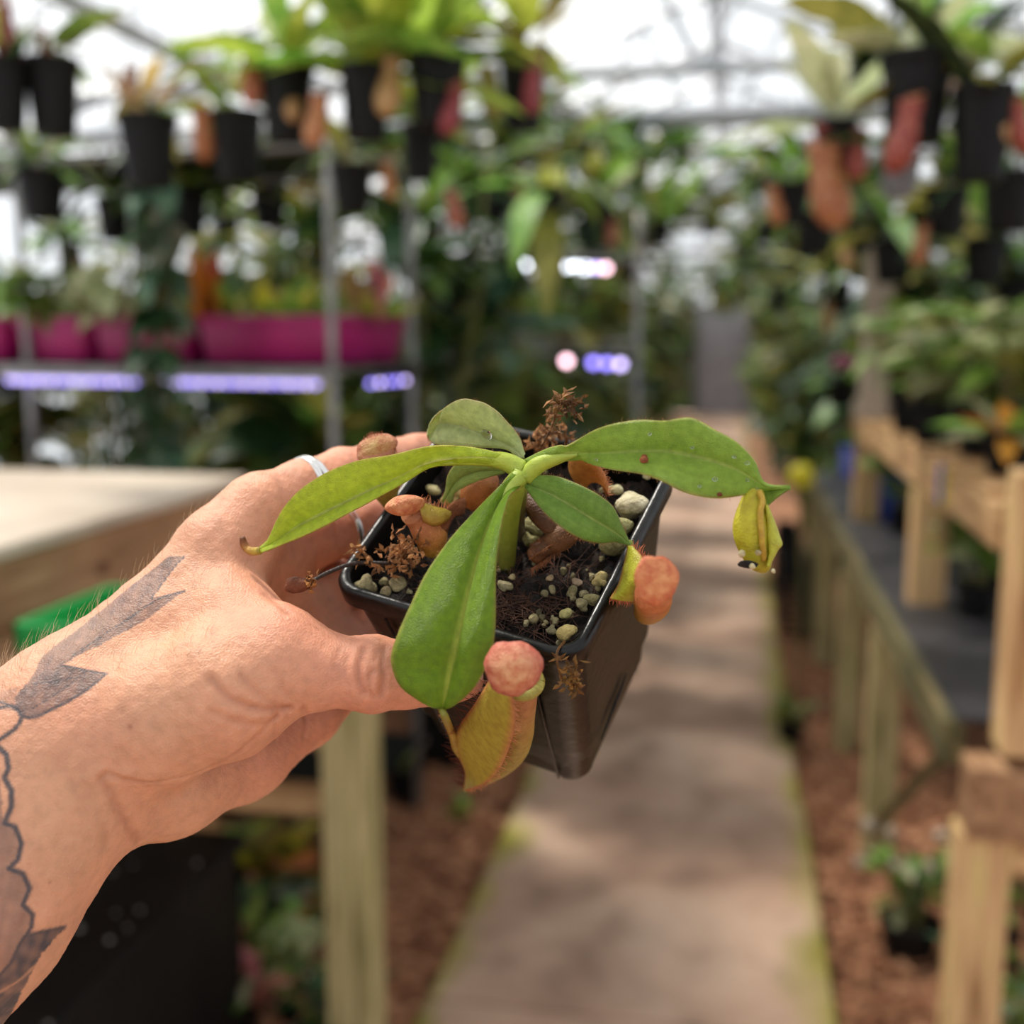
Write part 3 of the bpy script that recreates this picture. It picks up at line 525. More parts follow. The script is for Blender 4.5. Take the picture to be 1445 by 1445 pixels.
# plants on the upper tier
BG = 'bushy plants on the upper tier'
for i, (u, v_, d, cs) in enumerate(((1260, 575, 3.3, ['fresh', 'pale', 'green']), (1320, 560, 2.9, ['fresh', 'olive', 'pale']), (1390, 560, 2.6, ['pale', 'fresh', 'green']), (1440, 560, 2.45, ['fresh', 'pale', 'olive']), (1235, 560, 4.0, ['green', 'fresh']), (1400, 520, 3.1, ['olive', 'fresh', 'lime']), (1460, 520, 3.0, ['fresh', 'pale']))):
    c = P(u, v_, d); bush((max(c[0], .52), c[1], zu + .02), 46, .26, .2, (.10, .19), ['oval', 'lance', 'strap'], cs, 'bench_plant', 'bushy potted plant with %s leaves on the upper tier' % ' and '.join(CN[q_] for q_ in cs), 'potted plant', BG, (.13, .11), (-.6, .6), 40 + i, 6)
c = P(1428, 600, 2.25); T = root('black_pot', (c[0], c[1], zu + .02), 'squat black pot standing on the top rail beside the corner post', 'pot'); S_ = Matrix.Diagonal((.11, .11, .09, 1)); link('pot', pm_, T, S_); link('soil', sm_, T, S_); add_leaves(T, 12, (0, 0, .08), (.10, .18), (-.3, .8), ['oval', 'lance'], ['fresh', 'rust', 'pale'], random.Random(3), .03)
T = root('plant_tag', (xb + .025, 2.62, zu - .06), 'small blue and yellow plant tag pinned to the upper rail', 'tag'); wbox('tag_card', m_blue, T, xb + .022, xb + .0295, 2.60, 2.66, zu - .075, zu + .01, .001); wbox('tag_edge', LM['yellow'], T, xb + .022, xb + .0295, 2.57, 2.60, zu - .075, zu + .01, .001)
# things on the lower tier
for i, (x, y, lab) in enumerate(((.74, 4.7, 'blue plastic crate on the lower tier, nearer the corner frame'), (.74, 5.9, 'blue plastic crate on the lower tier, farther along'))):
    T = root('blue_crate', (x, y, .80), lab, 'crate')
    for a in ((-.16, .16, -.25, -.24, .03, .13), (-.16, .16, .24, .25, .03, .13), (-.16, -.15, -.25, .25, .03, .13), (.15, .16, -.25, .25, .03, .13), (-.16, .16, -.25, .25, 0, .01)): wbox('panel', m_blue, T, x + a[0], x + a[1], y + a[2], y + a[3], .80 + a[4] - (.03 if a[4] else 0), .80 + a[5], .002)
for i in range(7): y = 2.75 + .42 * i; bush((.62 + .14 * (i % 3), y + .2, .80), 34, .20, .16, (.09, .16), ['oval', 'lance'], ['fresh', 'green', 'pale'], 'tier_plant', 'small green plant in a black pot on the lower tier', 'potted plant', 'small plants on the lower tier', (.10, .09), (-.3, .9), 70 + i, 4)
c = P(1130, 672, 4.0); T = root('yellow_flower_plant', (c[0], c[1], .02), 'pot plant with one round yellow flower beside the path', 'potted plant'); S_ = Matrix.Diagonal((.1, .1, .1, 1)); link('pot', pm_, T, S_); q, ff = tube(crom([(0, 0, .09), (.02, 0, .45), (0, 0, c[2] - .05)], 12), .006, 6); link('stalk', mk_mesh('stalk', q, ff, m_stem), T)
q, ff = lump((0, 0, c[2] - .02), .042, 3, .12, 3); link('flower', mk_mesh('flower', q, ff, LM['yellow']), T); add_leaves(T, 10, (0, 0, .09), (.08, .14), (.1, .9), ['oval'], ['green', 'olive'], random.Random(2), .02)
c = P(1187, 560, 4.4); T = root('magenta_flower_plant', (c[0], c[1], zu + .02), 'pot plant with magenta blooms in the dark right aisle', 'potted plant'); S_ = Matrix.Diagonal((.12, .12, .12, 1)); link('pot', pm_, T, S_); add_leaves(T, 12, (0, 0, .1), (.08, .16), (-.3, .9), ['oval'], ['dark', 'green'], random.Random(4), .02)
for i in range(5): q, ff = lump((.03 * math.cos(i * 1.3), .03 * math.sin(i * 1.3) - .02, .16 + .01 * (i % 2)), .02, 2, .3, i); link('bloom', mk_mesh('bloom', q, ff, m_mag), T)
# black mesh crate on the bark
c = G(1108, 905, 0); T = root('mesh_crate', (c[0] + .06, c[1], 0), 'black mesh crate standing on the bark at the path edge', 'crate'); X0, X1, Y_0, Y_1 = .29, .41, c[1], c[1] + 1.3
for k in range(10): z = .02 + k * .04; wbox('slat', m_black, T, X0, X0 + .008, Y_0, Y_1, z, z + .014, .001); wbox('slat', m_black, T, X0, X1, Y_0, Y_0 + .008, z, z + .014, .001)
for k in range(14): y = Y_0 + k * .1; wbox('upright_slat', m_black, T, X0 - .003, X0 + .005, y, y + .016, 0, .40, .001)
for a in ((X1 - .008, X1, Y_0, Y_1), (X0, X1, Y_1 - .008, Y_1)): wbox('back_panel', m_black, T, *a, 0, .4, .001)
# plants on the ground at right
for i, (u, v_, d, nm) in enumerate(((1285, 1285, 2.75, 'mint-green leafy plant with white flowers on the bark under the staging'), (1425, 1420, 2.25, 'mint-green leafy plant on the bark behind the corner leg'), (1395, 1290, 2.7, 'mint-green leafy plant on the bark beyond the corner leg'))):
    c = P(u, v_, d); T = bush((c[0], c[1], 0), 60, .20, .17, (.05, .095), ['oval', 'lance'], ['fresh', 'pale', 'blue', 'fresh'], 'ground_plant', nm, 'potted plant', None, (.15, .10), (-.4, .8), 90 + i, 7)
    if i == 0:
        for k in range(9): q, ff = lump((.13 * math.cos(k * 2.4), .13 * math.sin(k * 2.4), .27 + .03 * math.sin(k)), .014, 2, .3, k); link('flower', mk_mesh('flower', q, ff, m_top), T)
# plants on the ground at left
for i, (u, v_, d, cs) in enumerate(((390, 1200, 2.75, ['olive', 'lime', 'yellow']), (320, 1195, 2.8, ['fresh', 'olive', 'straw']), (410, 1340, 2.4, ['pale', 'fresh', 'olive']), (330, 1400, 2.25, ['green', 'rose', 'pale']), (440, 1250, 2.6, ['rust', 'green', 'straw']), (370, 1290, 2.5, ['grey', 'green', 'dark']), (460, 1420, 2.3, ['dark', 'green', 'rose']))):
    c = G(u, v_ + 60, .05); bush((c[0], c[1], 0), 44, .16, .16, (.05, .11), ['oval', 'lance', 'heart'], cs, 'ground_plant', 'low potted plant with %s leaves under the low stand' % ' and '.join(CN[q_] for q_ in cs), 'potted plant', 'low plants under the stand', (.11, .09), (-.3, .8), 120 + i, 6)
for i, (u, v_, nm) in enumerate(((572, 1130, 'small dark pot with green shoots on the bark beside the mossy post'), (648, 1160, 'tiny tuft of bright green leaves on the bark by the path'))):
    c = G(u, v_, 0); bush((c[0], c[1], 0), 14, .06, .06, (.05, .09), ['oval', 'lance'], ['fresh', 'lime', 'green'], 'sprout', nm, 'plant', None, (.13, .12) if i == 0 else None, (0, 1.0), 140 + i, 3)
# hanging pots on the right
HR = 'hanging pots along the right rails'
hang(1292, 140, 2.05, 104, 124, 12, (.14, .26), ['strap', 'oval'], ['pale', 'fresh', 'olive'], 'big hanging black pot with a long red pitcher hanging below it', HR, [(1282, 192, 96, 'red')])
hang(1385, 190, 2.0, 88, 130, 12, (.14, .26), ['strap', 'lance'], ['fresh', 'dark', 'olive'], 'hanging black pot with a curved tan pitcher at its side', HR, [(1400, 165, 84, 'tan'), (1440, 180, 70, 'red')])
hang(1178, 205, 2.35, 64, 66, 12, (.14, .28), ['strap', 'lance'], ['pale', 'pale', 'fresh'], 'hanging black pot with pale leaves and the largest orange-red pitchers', HR, [(1168, 262, 118, 'orange'), (1212, 220, 70, 'red'), (1160, 195, 40, 'red')])
hang(1112, 288, 2.5, 64, 56, 10, (.12, .22), ['strap', 'lance'], ['fresh', 'green'], 'small hanging black pot with an orange pitcher before the white light', HR, [(1094, 290, 52, 'orange')])
hang(1270, 252, 2.2, 58, 48, 8, (.10, .18), ST, ['dark', 'green'], 'small hanging grey pot below the long red pitcher', HR, pm=m_grey)
hang(1335, 300, 2.6, 62, 66, 14, (.14, .26), ['droop', 'strap'], ['dark', 'green', 'olive'], 'hanging black pot with dark drooping leaves and a yellow pitcher', HR, [(1300, 350, 50, 'orange')])
hang(1425, 285, 2.35, 80, 84, 12, (.14, .24), ['droop', 'strap'], ['dark', 'green', 'blue'], 'hanging black pot with bluish leaves under the curved tan pitcher', HR)
hang(1150, 330, 2.9, 60, 60, 16, (.14, .28), ['droop', 'strap'], ['dark', 'green'], 'hanging black pot with dark leaves below the largest pitchers', HR)
kk = 500
for (u, v_, d) in ((1205, 330, 3.6), (1260, 370, 3.2), (1390, 370, 3.0), (1180, 420, 4.2), (1120, 380, 5.0), (1240, 430, 4.0), (1330, 420, 3.8), (1430, 420, 3.4), (1080, 330, 7.0), (1130, 250, 5.5), (1220, 120, 4.2), (1100, 420, 6.5), (1360, 90, 3.6)):
    kk += 1; hang(u, v_, d, 190 / d, 190 / d, 26, (.16, .34), ['strap', 'droop', 'lance'], ['dark', 'green', 'dark', 'olive'], 'hanging black pot with dark arching leaves ' + ('and a tan pitcher ' if kk % 3 == 0 else '') + 'in the crowded right aisle', 'hanging pots in the crowded right aisle', [(u - 10, v_ + 30, 160 / d, ('tan', 'orange', 'red')[kk % 3])] if kk % 3 == 0 else (), seed=kk)
kk = 600
for y in (3.5, 4.5, 5.6, 6.8, 8.0):
    for x in (1.75, 2.4, 3.15):
        kk += 1; sh_, cs, lab = KIND[kk % 3]; bush((x + .1 * math.sin(kk * 3), y + .15 * math.sin(kk * 5), 0), 110, 1.9 + .3 * math.sin(kk * 2.3), .46, (.16, .36), sh_, cs, 'thicket_plant', lab.replace('left', 'right'), 'plant', 'thicket of dark plants right of the path', (.26, .24), (-.9, .8), kk, 6)
for y in (3.9, 4.4):
    kk += 1; sh_, cs, lab = KIND[kk % 3]; bush((.72, y, zu + .02), 44, .36, .26, (.12, .22), sh_, cs, 'tier_bush', 'dark leafy potted plant crowding the upper tier', 'potted plant', 'dark plants crowding the upper tier', (.15, .14), (-.9, .6), kk, 5)
# pale post and strips among the right-hand foliage
c = P(1240, 400, 3.7); pp = root('pale_board', (c[0], c[1], zu + .02), 'pale weathered upright board among the right-hand foliage', 'board'); wbox('board', m_top, pp, c[0] - .045, c[0] + .045, c[1] - .012, c[1] + .012, zu + .02, c[2] + .22); wbox('batten', m_top, pp, c[0] - .06, c[0] + .06, c[1] + .012, c[1] + .03, zu + .02, zu + .08)

for i, y in enumerate((4.3, 4.9, 5.5)):
    kk += 1; sh_, cs, lab = KIND[kk % 3]; bush((.70 + .12 * (i % 2), y, .80), 80, .85, .34, (.14, .28), sh_, cs, 'tier_bush', 'tall dark leafy potted plant standing on the lower tier', 'potted plant', 'tall dark plants on the lower tier', (.18, .16), (-.9, .8), kk, 6)
for i, (x, y) in enumerate(((-1.05, 20.6), (.80, 20.6), (-.95, 18.2), (.62, 18.0), (-.86, 16.0), (-.84, 13.0), (.50, 13.2))):
    kk += 1; bush((x, y, 0), 260, 2.4, .42, (.2, .4), ['oval', 'strap'], ['dark', 'green', 'olive'], 'far_shrub', 'tall leafy shrub beside the grey door' if i < 4 else 'tall leafy shrub pressing in on the far path edge', 'shrub', 'shrubs beside the grey door' if i < 4 else 'shrubs pressing in on the far path', None, (-.9, .8), kk, 7, True)
for i, y in enumerate((18.5, 20.3)):
    R_ = root('hanging_fern', (-.15 + .2 * i, y, 2.15), 'trailing fern hanging above the grey door', 'hanging plant', 'ferns above the grey door'); rnd = random.Random(i); S_ = Matrix.Diagonal((.25, .25, .2, 1)); link('pot', pm_, R_, S_); q, ff = tube([(0, 0, .18), (0, 0, 1.9)], .004, 4); link('hanger', mk_mesh('hanger', q, ff, m_wire), R_); add_leaves(R_, 60, (0, 0, .16), (.4, .8), (-.9, .9), ['droop', 'strap'], ['dark', 'green', 'olive'], rnd, .1)

for i, y in enumerate((6.3, 6.8, 7.4, 8.0)):
    kk += 1; sh_, cs, lab = KIND[kk % 3]; bush((.72 + .12 * (i % 2), y, 0), 110, 1.6, .36, (.14, .32), sh_, cs, 'aisle_plant', 'tall dark potted plant on the bark beyond the end of the staging', 'potted plant', 'tall plants beyond the staging', (.24, .22), (-.9, .8), kk, 6)
kk = 800
for (u, v_, d) in ((700, 300, 4.9), (790, 250, 5.2), (870, 230, 6.0), (920, 300, 6.4), (610, 210, 4.2), (650, 250, 5.0), (960, 230, 7.5), (1000, 320, 8.5), (740, 330, 5.0), (830, 330, 5.2), (890, 380, 6.0)):
    kk += 1; hang(u, v_, d, 200 / d, 190 / d, 28, (.18, .40), ['strap', 'droop', 'lance'], ['green', 'dark', 'olive', 'dark'], 'hanging black pot with a shaggy dark crown deep in the left aisle', 'shaggy hanging pots deep in the left aisle', seed=kk)
mb = MB()
for i in range(120):
    q, ff = lump((bx0 + RNG.random() * (bx1 - bx0), by0 + RNG.random() * (by1 - by0), .514), RNG.uniform(.003, .008), 1, .4, i, (1, 1, .4)); mb.add(q, ff)
mb.build('debris', pmat('debris', [(120, 112, 104), (190, 186, 180)], 30, .8), tb, kind='stuff')
# ================================================================== the potted pitcher plant in the hand
def _cv(x): return CR * x[0] + CU * x[1] + CF * x[2]
_a = np.array([.8955, -.2252, -.3839]); _a /= np.linalg.norm(_a)
_b = np.array([.4318, .6879, .5833]); _b -= _a * (_a @ _b); _b /= np.linalg.norm(_b)
PA, PB, PN = _cv(_a), _cv(_b), _cv(-np.cross(_a, _b)); PO = CC + _cv([-.0016, -.0038, .3930])
def pl(x, y, z): return PO + PA * x + PB * y + PN * z
def tol(p): q = np.asarray(p, float) - PO; return np.stack([q @ PA, q @ PB, q @ PN], -1)
def PH(u, v, h):
    r = ray(u, v); return CC + r * ((PO + PN * h - CC) @ PN) / (r @ PN)
POTH = .105
def half(z): return .045 + (.0355 - .045) * (-z / POTH)
def FR(u, v, off):      # on the pot's front face, moved out by off
    r = ray(u, v)
    nrm = -PB * 1.0 - PN * ((.045 - .0355) / POTH); nrm /= np.linalg.norm(nrm)
    q = pl(0, -.045, 0) + nrm * off
    return CC + r * ((q - CC) @ nrm) / (r @ nrm)
def RT(u, v, off):      # the same for its right face
    r = ray(u, v)
    nrm = PA * 1.0 - PN * ((.045 - .0355) / POTH); nrm /= np.linalg.norm(nrm)
    q = pl(.045, 0, 0) + nrm * off
    return CC + r * ((q - CC) @ nrm) / (r @ nrm)
_bo = pl(0, 0, -POTH)
PM = Matrix(((PA[0], PB[0], PN[0], _bo[0]), (PA[1], PB[1], PN[1], _bo[1]), (PA[2], PB[2], PN[2], _bo[2]), (0, 0, 0, 1)))
plant = root('potted_pitcher_plant', PM, 'small pitcher plant with broad green leaves in a square black pot held in the hand', 'potted plant')

m_pot = pmat('black_pot_plastic', [(13, 13, 13), (19, 18, 17), (27, 25, 22)], 25, .30, .15, 220, spec=.32)
m_soil = pmat('dark_potting_mix', [(14, 10, 8), (28, 19, 15), (56, 40, 30)], 220, .95, 1.0, 900)
m_perl = pmat('grit', [(150, 140, 105), (190, 178, 140), (215, 205, 170)], 160, .85, .8, 700, attr=True)
m_leaf = pmat('leaf_green', [(222, 226, 214), (240, 242, 232), (255, 255, 250)], 420, .33, .6, 2600, trans=.34, attr=True, spec=.45)
m_pit = pmat('pitcher_skin', [(224, 214, 206), (242, 238, 232), (255, 255, 255)], 340, .5, .35, 1300, trans=.12, attr=True)
m_lid = pmat('pitcher_lid', [(226, 168, 148), (242, 214, 190), (255, 242, 222)], 420, .55, .5, 1500, trans=.1, attr=True)
m_pet = pmat('petiole_skin', [(232, 236, 220), (255, 255, 250)], 300, .4, .2, 1500, trans=.2, attr=True)
m_hair = pmat('plant_hair', [(190, 130, 90), (215, 165, 120)], 50, .6, trans=.3, attr=True)
m_moss = pmat('dried_moss', [(105, 70, 40), (150, 105, 65), (185, 140, 95)], 180, .9, .6, 700, attr=True)
m_drop = bpy.data.materials.new('water'); m_drop.use_nodes = True
_b2 = m_drop.node_tree.nodes['Principled BSDF']; _b2.inputs['Transmission Weight'].default_value = 1; _b2.inputs['Roughness'].default_value = 0.02; _b2.inputs['IOR'].default_value = 1.33

# ---- pot: rounded-square shell with a rolled rim, ribs at the corners and drain notches in the foot
def rsq(h, r, z, n=6):
    """rounded square ring, half side h, corner radius r, in pot coordinates"""
    o = []
    for (sx, sy, a0) in ((1, 1, 0), (-1, 1, 90), (-1, -1, 180), (1, -1, 270)):
        for k in range(n + 1):
            a = math.radians(a0 + 90 * k / n); o.append((sx * (h - r) + r * math.cos(a), sy * (h - r) + r * math.sin(a), z))
        # straight edge subdivided
        a = math.radians(a0 + 90); x, y = sx * (h - r) + r * math.cos(a), sy * (h - r) + r * math.sin(a)
        nx, ny = {0: (-1, 1), 90: (-1, -1), 180: (1, -1), 270: (1, 1)}[a0]
        x2, y2 = (nx * (h - r) + r * math.cos(a), ny * (h - r) + r * math.sin(a))
        for t in (.2, .35, .5, .65, .8): o.append((x + (x2 - x) * t, y + (y2 - y) * t, z))
    return np.array(o)
def ringmesh(rings, close_last=False, close_first=False):
    n = len(rings[0]); v = np.vstack(rings)
    f = [(i * n + j, i * n + (j + 1) % n, (i + 1) * n + (j + 1) % n, (i + 1) * n + j) for i in range(len(rings) - 1) for j in range(n)]
    if close_first: f.append(tuple(range(n))[::-1])
    if close_last: f.append(tuple((len(rings) - 1) * n + j for j in range(n)))
    return v, f
def topot(v): v = np.asarray(v); return PO + v[:, :1] * PA + v[:, 1:2] * PB + v[:, 2:3] * PN
rc = .0085
rings = []
for z, dh in ((-.0075, 0), (-.03, 0), (-.045, 0), (-.06, 0), (-.075, 0), (-.083, 0), (-.0835, -.0012), (-.09, -.0014), (-.097, -.0018), (-.1035, -.002), (-POTH, -.0045)):
    q = rsq(half(z) + dh - .001, rc, z)
    if z < -.09:                      # foot: the middle of each side is cut up as a drain notch
        for k in range(len(q)):
            x, y = abs(q[k, 0]), abs(q[k, 1])
            if min(x, y) < .021: q[k, 2] = max(q[k, 2], -.0915 - .0005 * (z < -.1))
    rings.append(q)
inner = [rsq(half(z) - .0026, rc * .8, z) for z in (-.1, -.05, -.012, -.001)]
v, f = ringmesh(rings, close_last=True)
pot = part('pot', topot(v), f, m_pot, plant, smooth=True)
v, f = ringmesh(inner); part('inner_wall', topot(v), [q[::-1] for q in f], m_pot, pot)
rr = [rsq(.045 + a, rc + a * .5, b) for a, b in ((-.0012, -.0085), (.0004, -.0085), (.0011, -.0075), (.0011, -.0012), (.0006, -.0002), (-.0003, .0003), (-.0014, .0003), (-.0023, -.0002), (-.0027, -.0012), (-.0027, -.009))]
v, f = ringmesh(rr); part('rim', topot(v), f, m_pot, pot)
# raised seam on the right face and moulded slot marks
v, f = tube(crom([RT(884, 950, .0), RT(876, 972, .0), RT(862, 1008, .0), RT(848, 1044, .0)], 12), np.interp(np.linspace(0, 1, 12), [0, .5, 1], [.0003, .0008, .0003]), 6); part('moulded_rib', v, f, m_soil, pot)
for k_ in (-.027, .027):
    v, f = tube([pl(k_, -half(-.012) - .0004, -.012), pl(k_ * .86, -half(-.10) + .0014, -.10)], .0006, 6); part('moulded_rib', v, f, m_pot, pot)

# ---- soil with grit
g = 60; xs = np.linspace(-1, 1, g); hs = half(-.009) - .0032
X, Y = np.meshgrid(xs * hs, xs * hs); 
def n2(x, y, s, seed):
    k = np.random.default_rng(seed); o = 0
    for i in range(8):
        a = k.uniform(0, 6.28); fq = s * k.uniform(.6, 1.7); o = o + np.sin((x * math.cos(a) + y * math.sin(a)) * fq + k.uniform(0, 6.28))
    return o / 8
Zs = -.0105 + .006 * n2(X, Y, 190, 1) + .004 * n2(X, Y, 700, 2) + RNG.normal(0, .0007, X.shape)
v = np.stack([X, Y, Zs], -1).reshape(-1, 3); rad = .86
# pull the grid corners in so that it stays inside the rounded pot
ax, ay = np.abs(v[:, 0]), np.abs(v[:, 1]); lim = hs - rc * .8; cx, cy = np.maximum(ax - lim, 0), np.maximum(ay - lim, 0); dd = np.hypot(cx, cy); k = np.where(dd > rc * .8, rc * .8 / (dd + 1e-9), 1)
v[:, 0] = np.sign(v[:, 0]) * np.where(cx > 0, lim + cx * k, ax); v[:, 1] = np.sign(v[:, 1]) * np.where(cy > 0, lim + cy * k, ay)
f = [(i * g + j, i * g + j + 1, (i + 1) * g + j + 1, (i + 1) * g + j) for i in range(g - 1) for j in range(g - 1)]
soil = part('soil', topot(v), f, m_soil, plant)
mb = MB()           # root fibres
for i in range(420):
    x, y = RNG.uniform(-.036, .036, 2) if i < 200 else (RNG.normal(.012, .012), RNG.normal(-.026, .009)); a = RNG.uniform(0, 6.28); l = RNG.uniform(.003, .010); t = np.linspace(-1, 1, 4)[:, None]
    if max(abs(x), abs(y)) > .037: continue
    c0 = np.array([x, y, -.0082]); dr = np.array([math.cos(a), math.sin(a), RNG.uniform(-.1, .3)])
    pp = c0 + dr * t * l + np.array([-dr[1], dr[0], .4]) * (t ** 2 - .3) * l * RNG.uniform(-.5, .5)
    pp[:, :2] = np.clip(pp[:, :2], -.0405, .0405)
    q, ff = tube(pp, .00016, 3, False); mb.add(topot(q), ff)
mb.build('root_fibres', pmat('root_fibre', [(60, 38, 28), (95, 62, 44)], 300, .9), soil, kind='stuff')
def pebble(u, v_, h, rpx, col, seed, sc=(1, 1, .8)):
    c = PH(u, v_, h); r = rpx / FPX * float((c - CC) @ CF)
    q, ff = lump((0, 0, 0), r, 3, .42, seed, sc)
    q = topot(q) - PO + c
    part('pebble', q, ff, m_perl, soil, cols=np.tile(col, (len(q), 1)))
PB_ = [(888, 711, -.003, 21, (1, 1, 1.05)), (884, 741, -.004, 15, (.72, .74, .5)), (868, 768, -.005, 20, (.6, .58, .4)), (801, 891, -.004, 14, (1.0, .86, .5)), (797, 867, -.006, 8, (.8, .8, .5)),
       (848, 820, -.005, 9, (1, .9, .6)), (822, 854, -.006, 8, (.6, .58, .48)), (808, 836, -.007, 8, (.6, .57, .46)), (814, 822, -.006, 7, (.75, .6, .65)), (838, 846, -.006, 10, (.62, .6, .42)),
       (752, 742, -.005, 14, (.42, .42, .25)), (748, 760, -.006, 11, (.4, .4, .22)), (640, 700, -.004, 16, (.95, .85, .55)), (712, 828, -.006, 10, (.5, .48, .4)), (722, 815, -.008, 6, (.8, .72, .6)), (775, 815, -.006, 5, (1, .8, .75)),
       (612, 690, -.006, 8, (.75, .74, .58)), (600, 715, -.006, 7, (.7, .68, .5)), (516, 826, -.004, 14, (.5, .47, .38)), (560, 826, -.004, 13, (.5, .45, .36)), (545, 838, -.004, 8, (.45, .4, .33)), (871, 690, -.004, 7, (.8, .8, .7)), (863, 690, -.006, 6, (.8, .75, .65)), (913, 672, -.005, 6, (.9, .88, .75))]
for i, (u, v_, h, r, c) in enumerate(PB_): pebble(u, v_, h, r, c, 50 + i, (1, RNG.uniform(.75, 1.1), RNG.uniform(.65, .9)))
for i in range(60):
    x, y = (RNG.uniform(-.038, .038, 2) if i < 34 else (RNG.uniform(.02, .039), RNG.uniform(-.034, .01)))
    r = RNG.uniform(.0006, .0016); q, ff = lump((x, y, -.0075 + r * .3 + .003 * float(n2(np.array(x), np.array(y), 190, 1))), r, 2, .45, 300 + i); s = RNG.uniform(.25, .72)
    part('grit_grain', topot(q), ff, m_perl, soil, cols=np.tile((s, s * .95, s * .78), (len(q), 1)))

# ---- leaves
def leaf(name, st, cL, cM, cE, n=46, m=10, bulge=.0018, label=None, hairs=True, wob=0.0):
    """st: list of (left uvh, midrib uvh, right uvh) stations from base to tip"""
    Lp = crom([PH(*s[0]) for s in st], n); Mp = crom([PH(*s[1]) for s in st], n); Rp = crom([PH(*s[2]) for s in st], n)
    v = []; c = []; cL, cM, cE = (np.array(lin(x)) for x in (cL, cM, cE))
    for i in range(n):
        nr = np.cross(Rp[i] - Mp[i], Mp[min(i + 1, n - 1)] - Mp[max(i - 1, 0)]) - np.cross(Lp[i] - Mp[i], Mp[min(i + 1, n - 1)] - Mp[max(i - 1, 0)])
        nr /= np.linalg.norm(nr) + 1e-12
        if nr @ PN < 0: nr = -nr
        wl = np.linalg.norm(Rp[i] - Lp[i]) / .03
        for j in range(-m, m + 1):
            t = abs(j) / m; E = Lp[i] if j < 0 else Rp[i]
            p = Mp[i] + (E - Mp[i]) * t + nr * (bulge * wl * 4 * t * (1 - t) - .0011 * wl * math.exp(-(t / .09) ** 2) + wob * .0012 * t * t * math.sin(i * .55 + (1.3 if j < 0 else 0)))
            p = p + nr * .00016 * math.sin(i * 1.1 + t * 9 + j) * min(1, wl)
            v.append(p)
            k = math.exp(-(t / .07) ** 2); e = max(0, t - .93) / .07
            # side veins run towards the tip: faint paler lines
            sv = .10 * max(0, math.sin(t * 34)) ** 8 * (1 - k)
            cc = cL * (1 - k) + cM * k; cc = cc * (1 - e * .8) + cE * e * .8; c.append(np.clip(cc * (1 + sv), 0, 1))
    W = 2 * m + 1
    f = [(i * W + j, i * W + j + 1, (i + 1) * W + j + 1, (i + 1) * W + j) for i in range(n - 1) for j in range(W - 1)]
    o = part(name, v, f, m_leaf, plant, cols=c, label=label)
    so = o.modifiers.new('thick', 'SOLIDIFY'); so.thickness = .0006; so.offset = 0
    if hairs:
        mh = MB()
        for E, S in ((Lp, 1), (Rp, 1)):
            for i in np.linspace(2, n - 2, 130):
                k = int(i); p0 = E[k] + (E[k + 1] - E[k]) * (i - k); d = E[k] - Mp[k]; d /= np.linalg.norm(d) + 1e-9
                d = d + RNG.normal(0, .35, 3); q, ff = tube([p0 - d * .0002, p0 + d * RNG.uniform(.0003, .0009)], [.00006, .00003], 3, False); mh.add(q, ff, (1, .95, .8))
        mh.build('edge_hairs', m_hair, o, kind='stuff')
    return o, Lp, Mp, Rp
HC = .034
G1, GM, GE = (112, 150, 52), (170, 190, 84), (182, 170, 92)
S = lambda L, M, R: (L, M, R)
leaf1 = leaf('leaf', [S((735, 652, HC), (738, 660, HC + .001), (738, 668, HC)), S((712, 642, .039), (712, 649, .038), (714, 660, .036)), S((680, 634, .043), (680, 645, .042), (682, 656, .038)),
    S((644, 629, .047), (644, 646, .044), (644, 656, .039)), S((601, 631, .049), (603, 653, .043), (606, 660, .040)), S((553, 642, .048), (560, 675, .039), (572, 680, .038)),
    S((505, 650, .046), (523, 692, .036), (532, 703, .036)), S((464, 665, .043), (487, 710, .032), (493, 724, .033)), S((430, 686, .038), (452, 727, .028), (455, 744, .029)),
    S((405, 710, .033), (423, 742, .024), (423, 759, .025)), S((390, 736, .026), (400, 757, .021), (400, 768, .021)), S((378, 762, .020), (382, 768, .019), (384, 775, .019)), S((366, 773, .018), (367, 776, .018), (369, 780, .018))],
    (206, 224, 66), (242, 244, 160), (222, 210, 96), label='long yellow-green leaf arching over the hand')
leaf2 = leaf('leaf', [S((722, 668, HC + .003), (731, 672, HC + .002), (740, 678, HC)), S((708, 683, .037), (720, 684, .035), (730, 690, .034)), S((680, 712, .036), (704, 712, .034), (718, 702, .036)), S((652, 742, .035), (690, 742, .033), (709, 735, .036)),
    S((624, 776, .034), (678, 776, .031), (703, 770, .034)), S((597, 818, .031), (667, 815, .029), (699, 812, .031)), S((575, 865, .027), (656, 858, .026), (699, 855, .027)),
    S((558, 905, .022), (646, 903, .022), (697, 900, .022)), S((553, 935, .016), (637, 942, .016), (690, 930, .017)), S((565, 967, .011), (631, 972, .011), (672, 965, .012)), S((595, 990, .006), (627, 990, .007), (647, 990, .007)), S((619, 1000, .003), (623, 1001, .003), (628, 1001, .003))],
    (130, 166, 26), (212, 222, 96), (184, 180, 80), bulge=.0028, label='broadest leaf, drooping over the front rim towards the thumb')
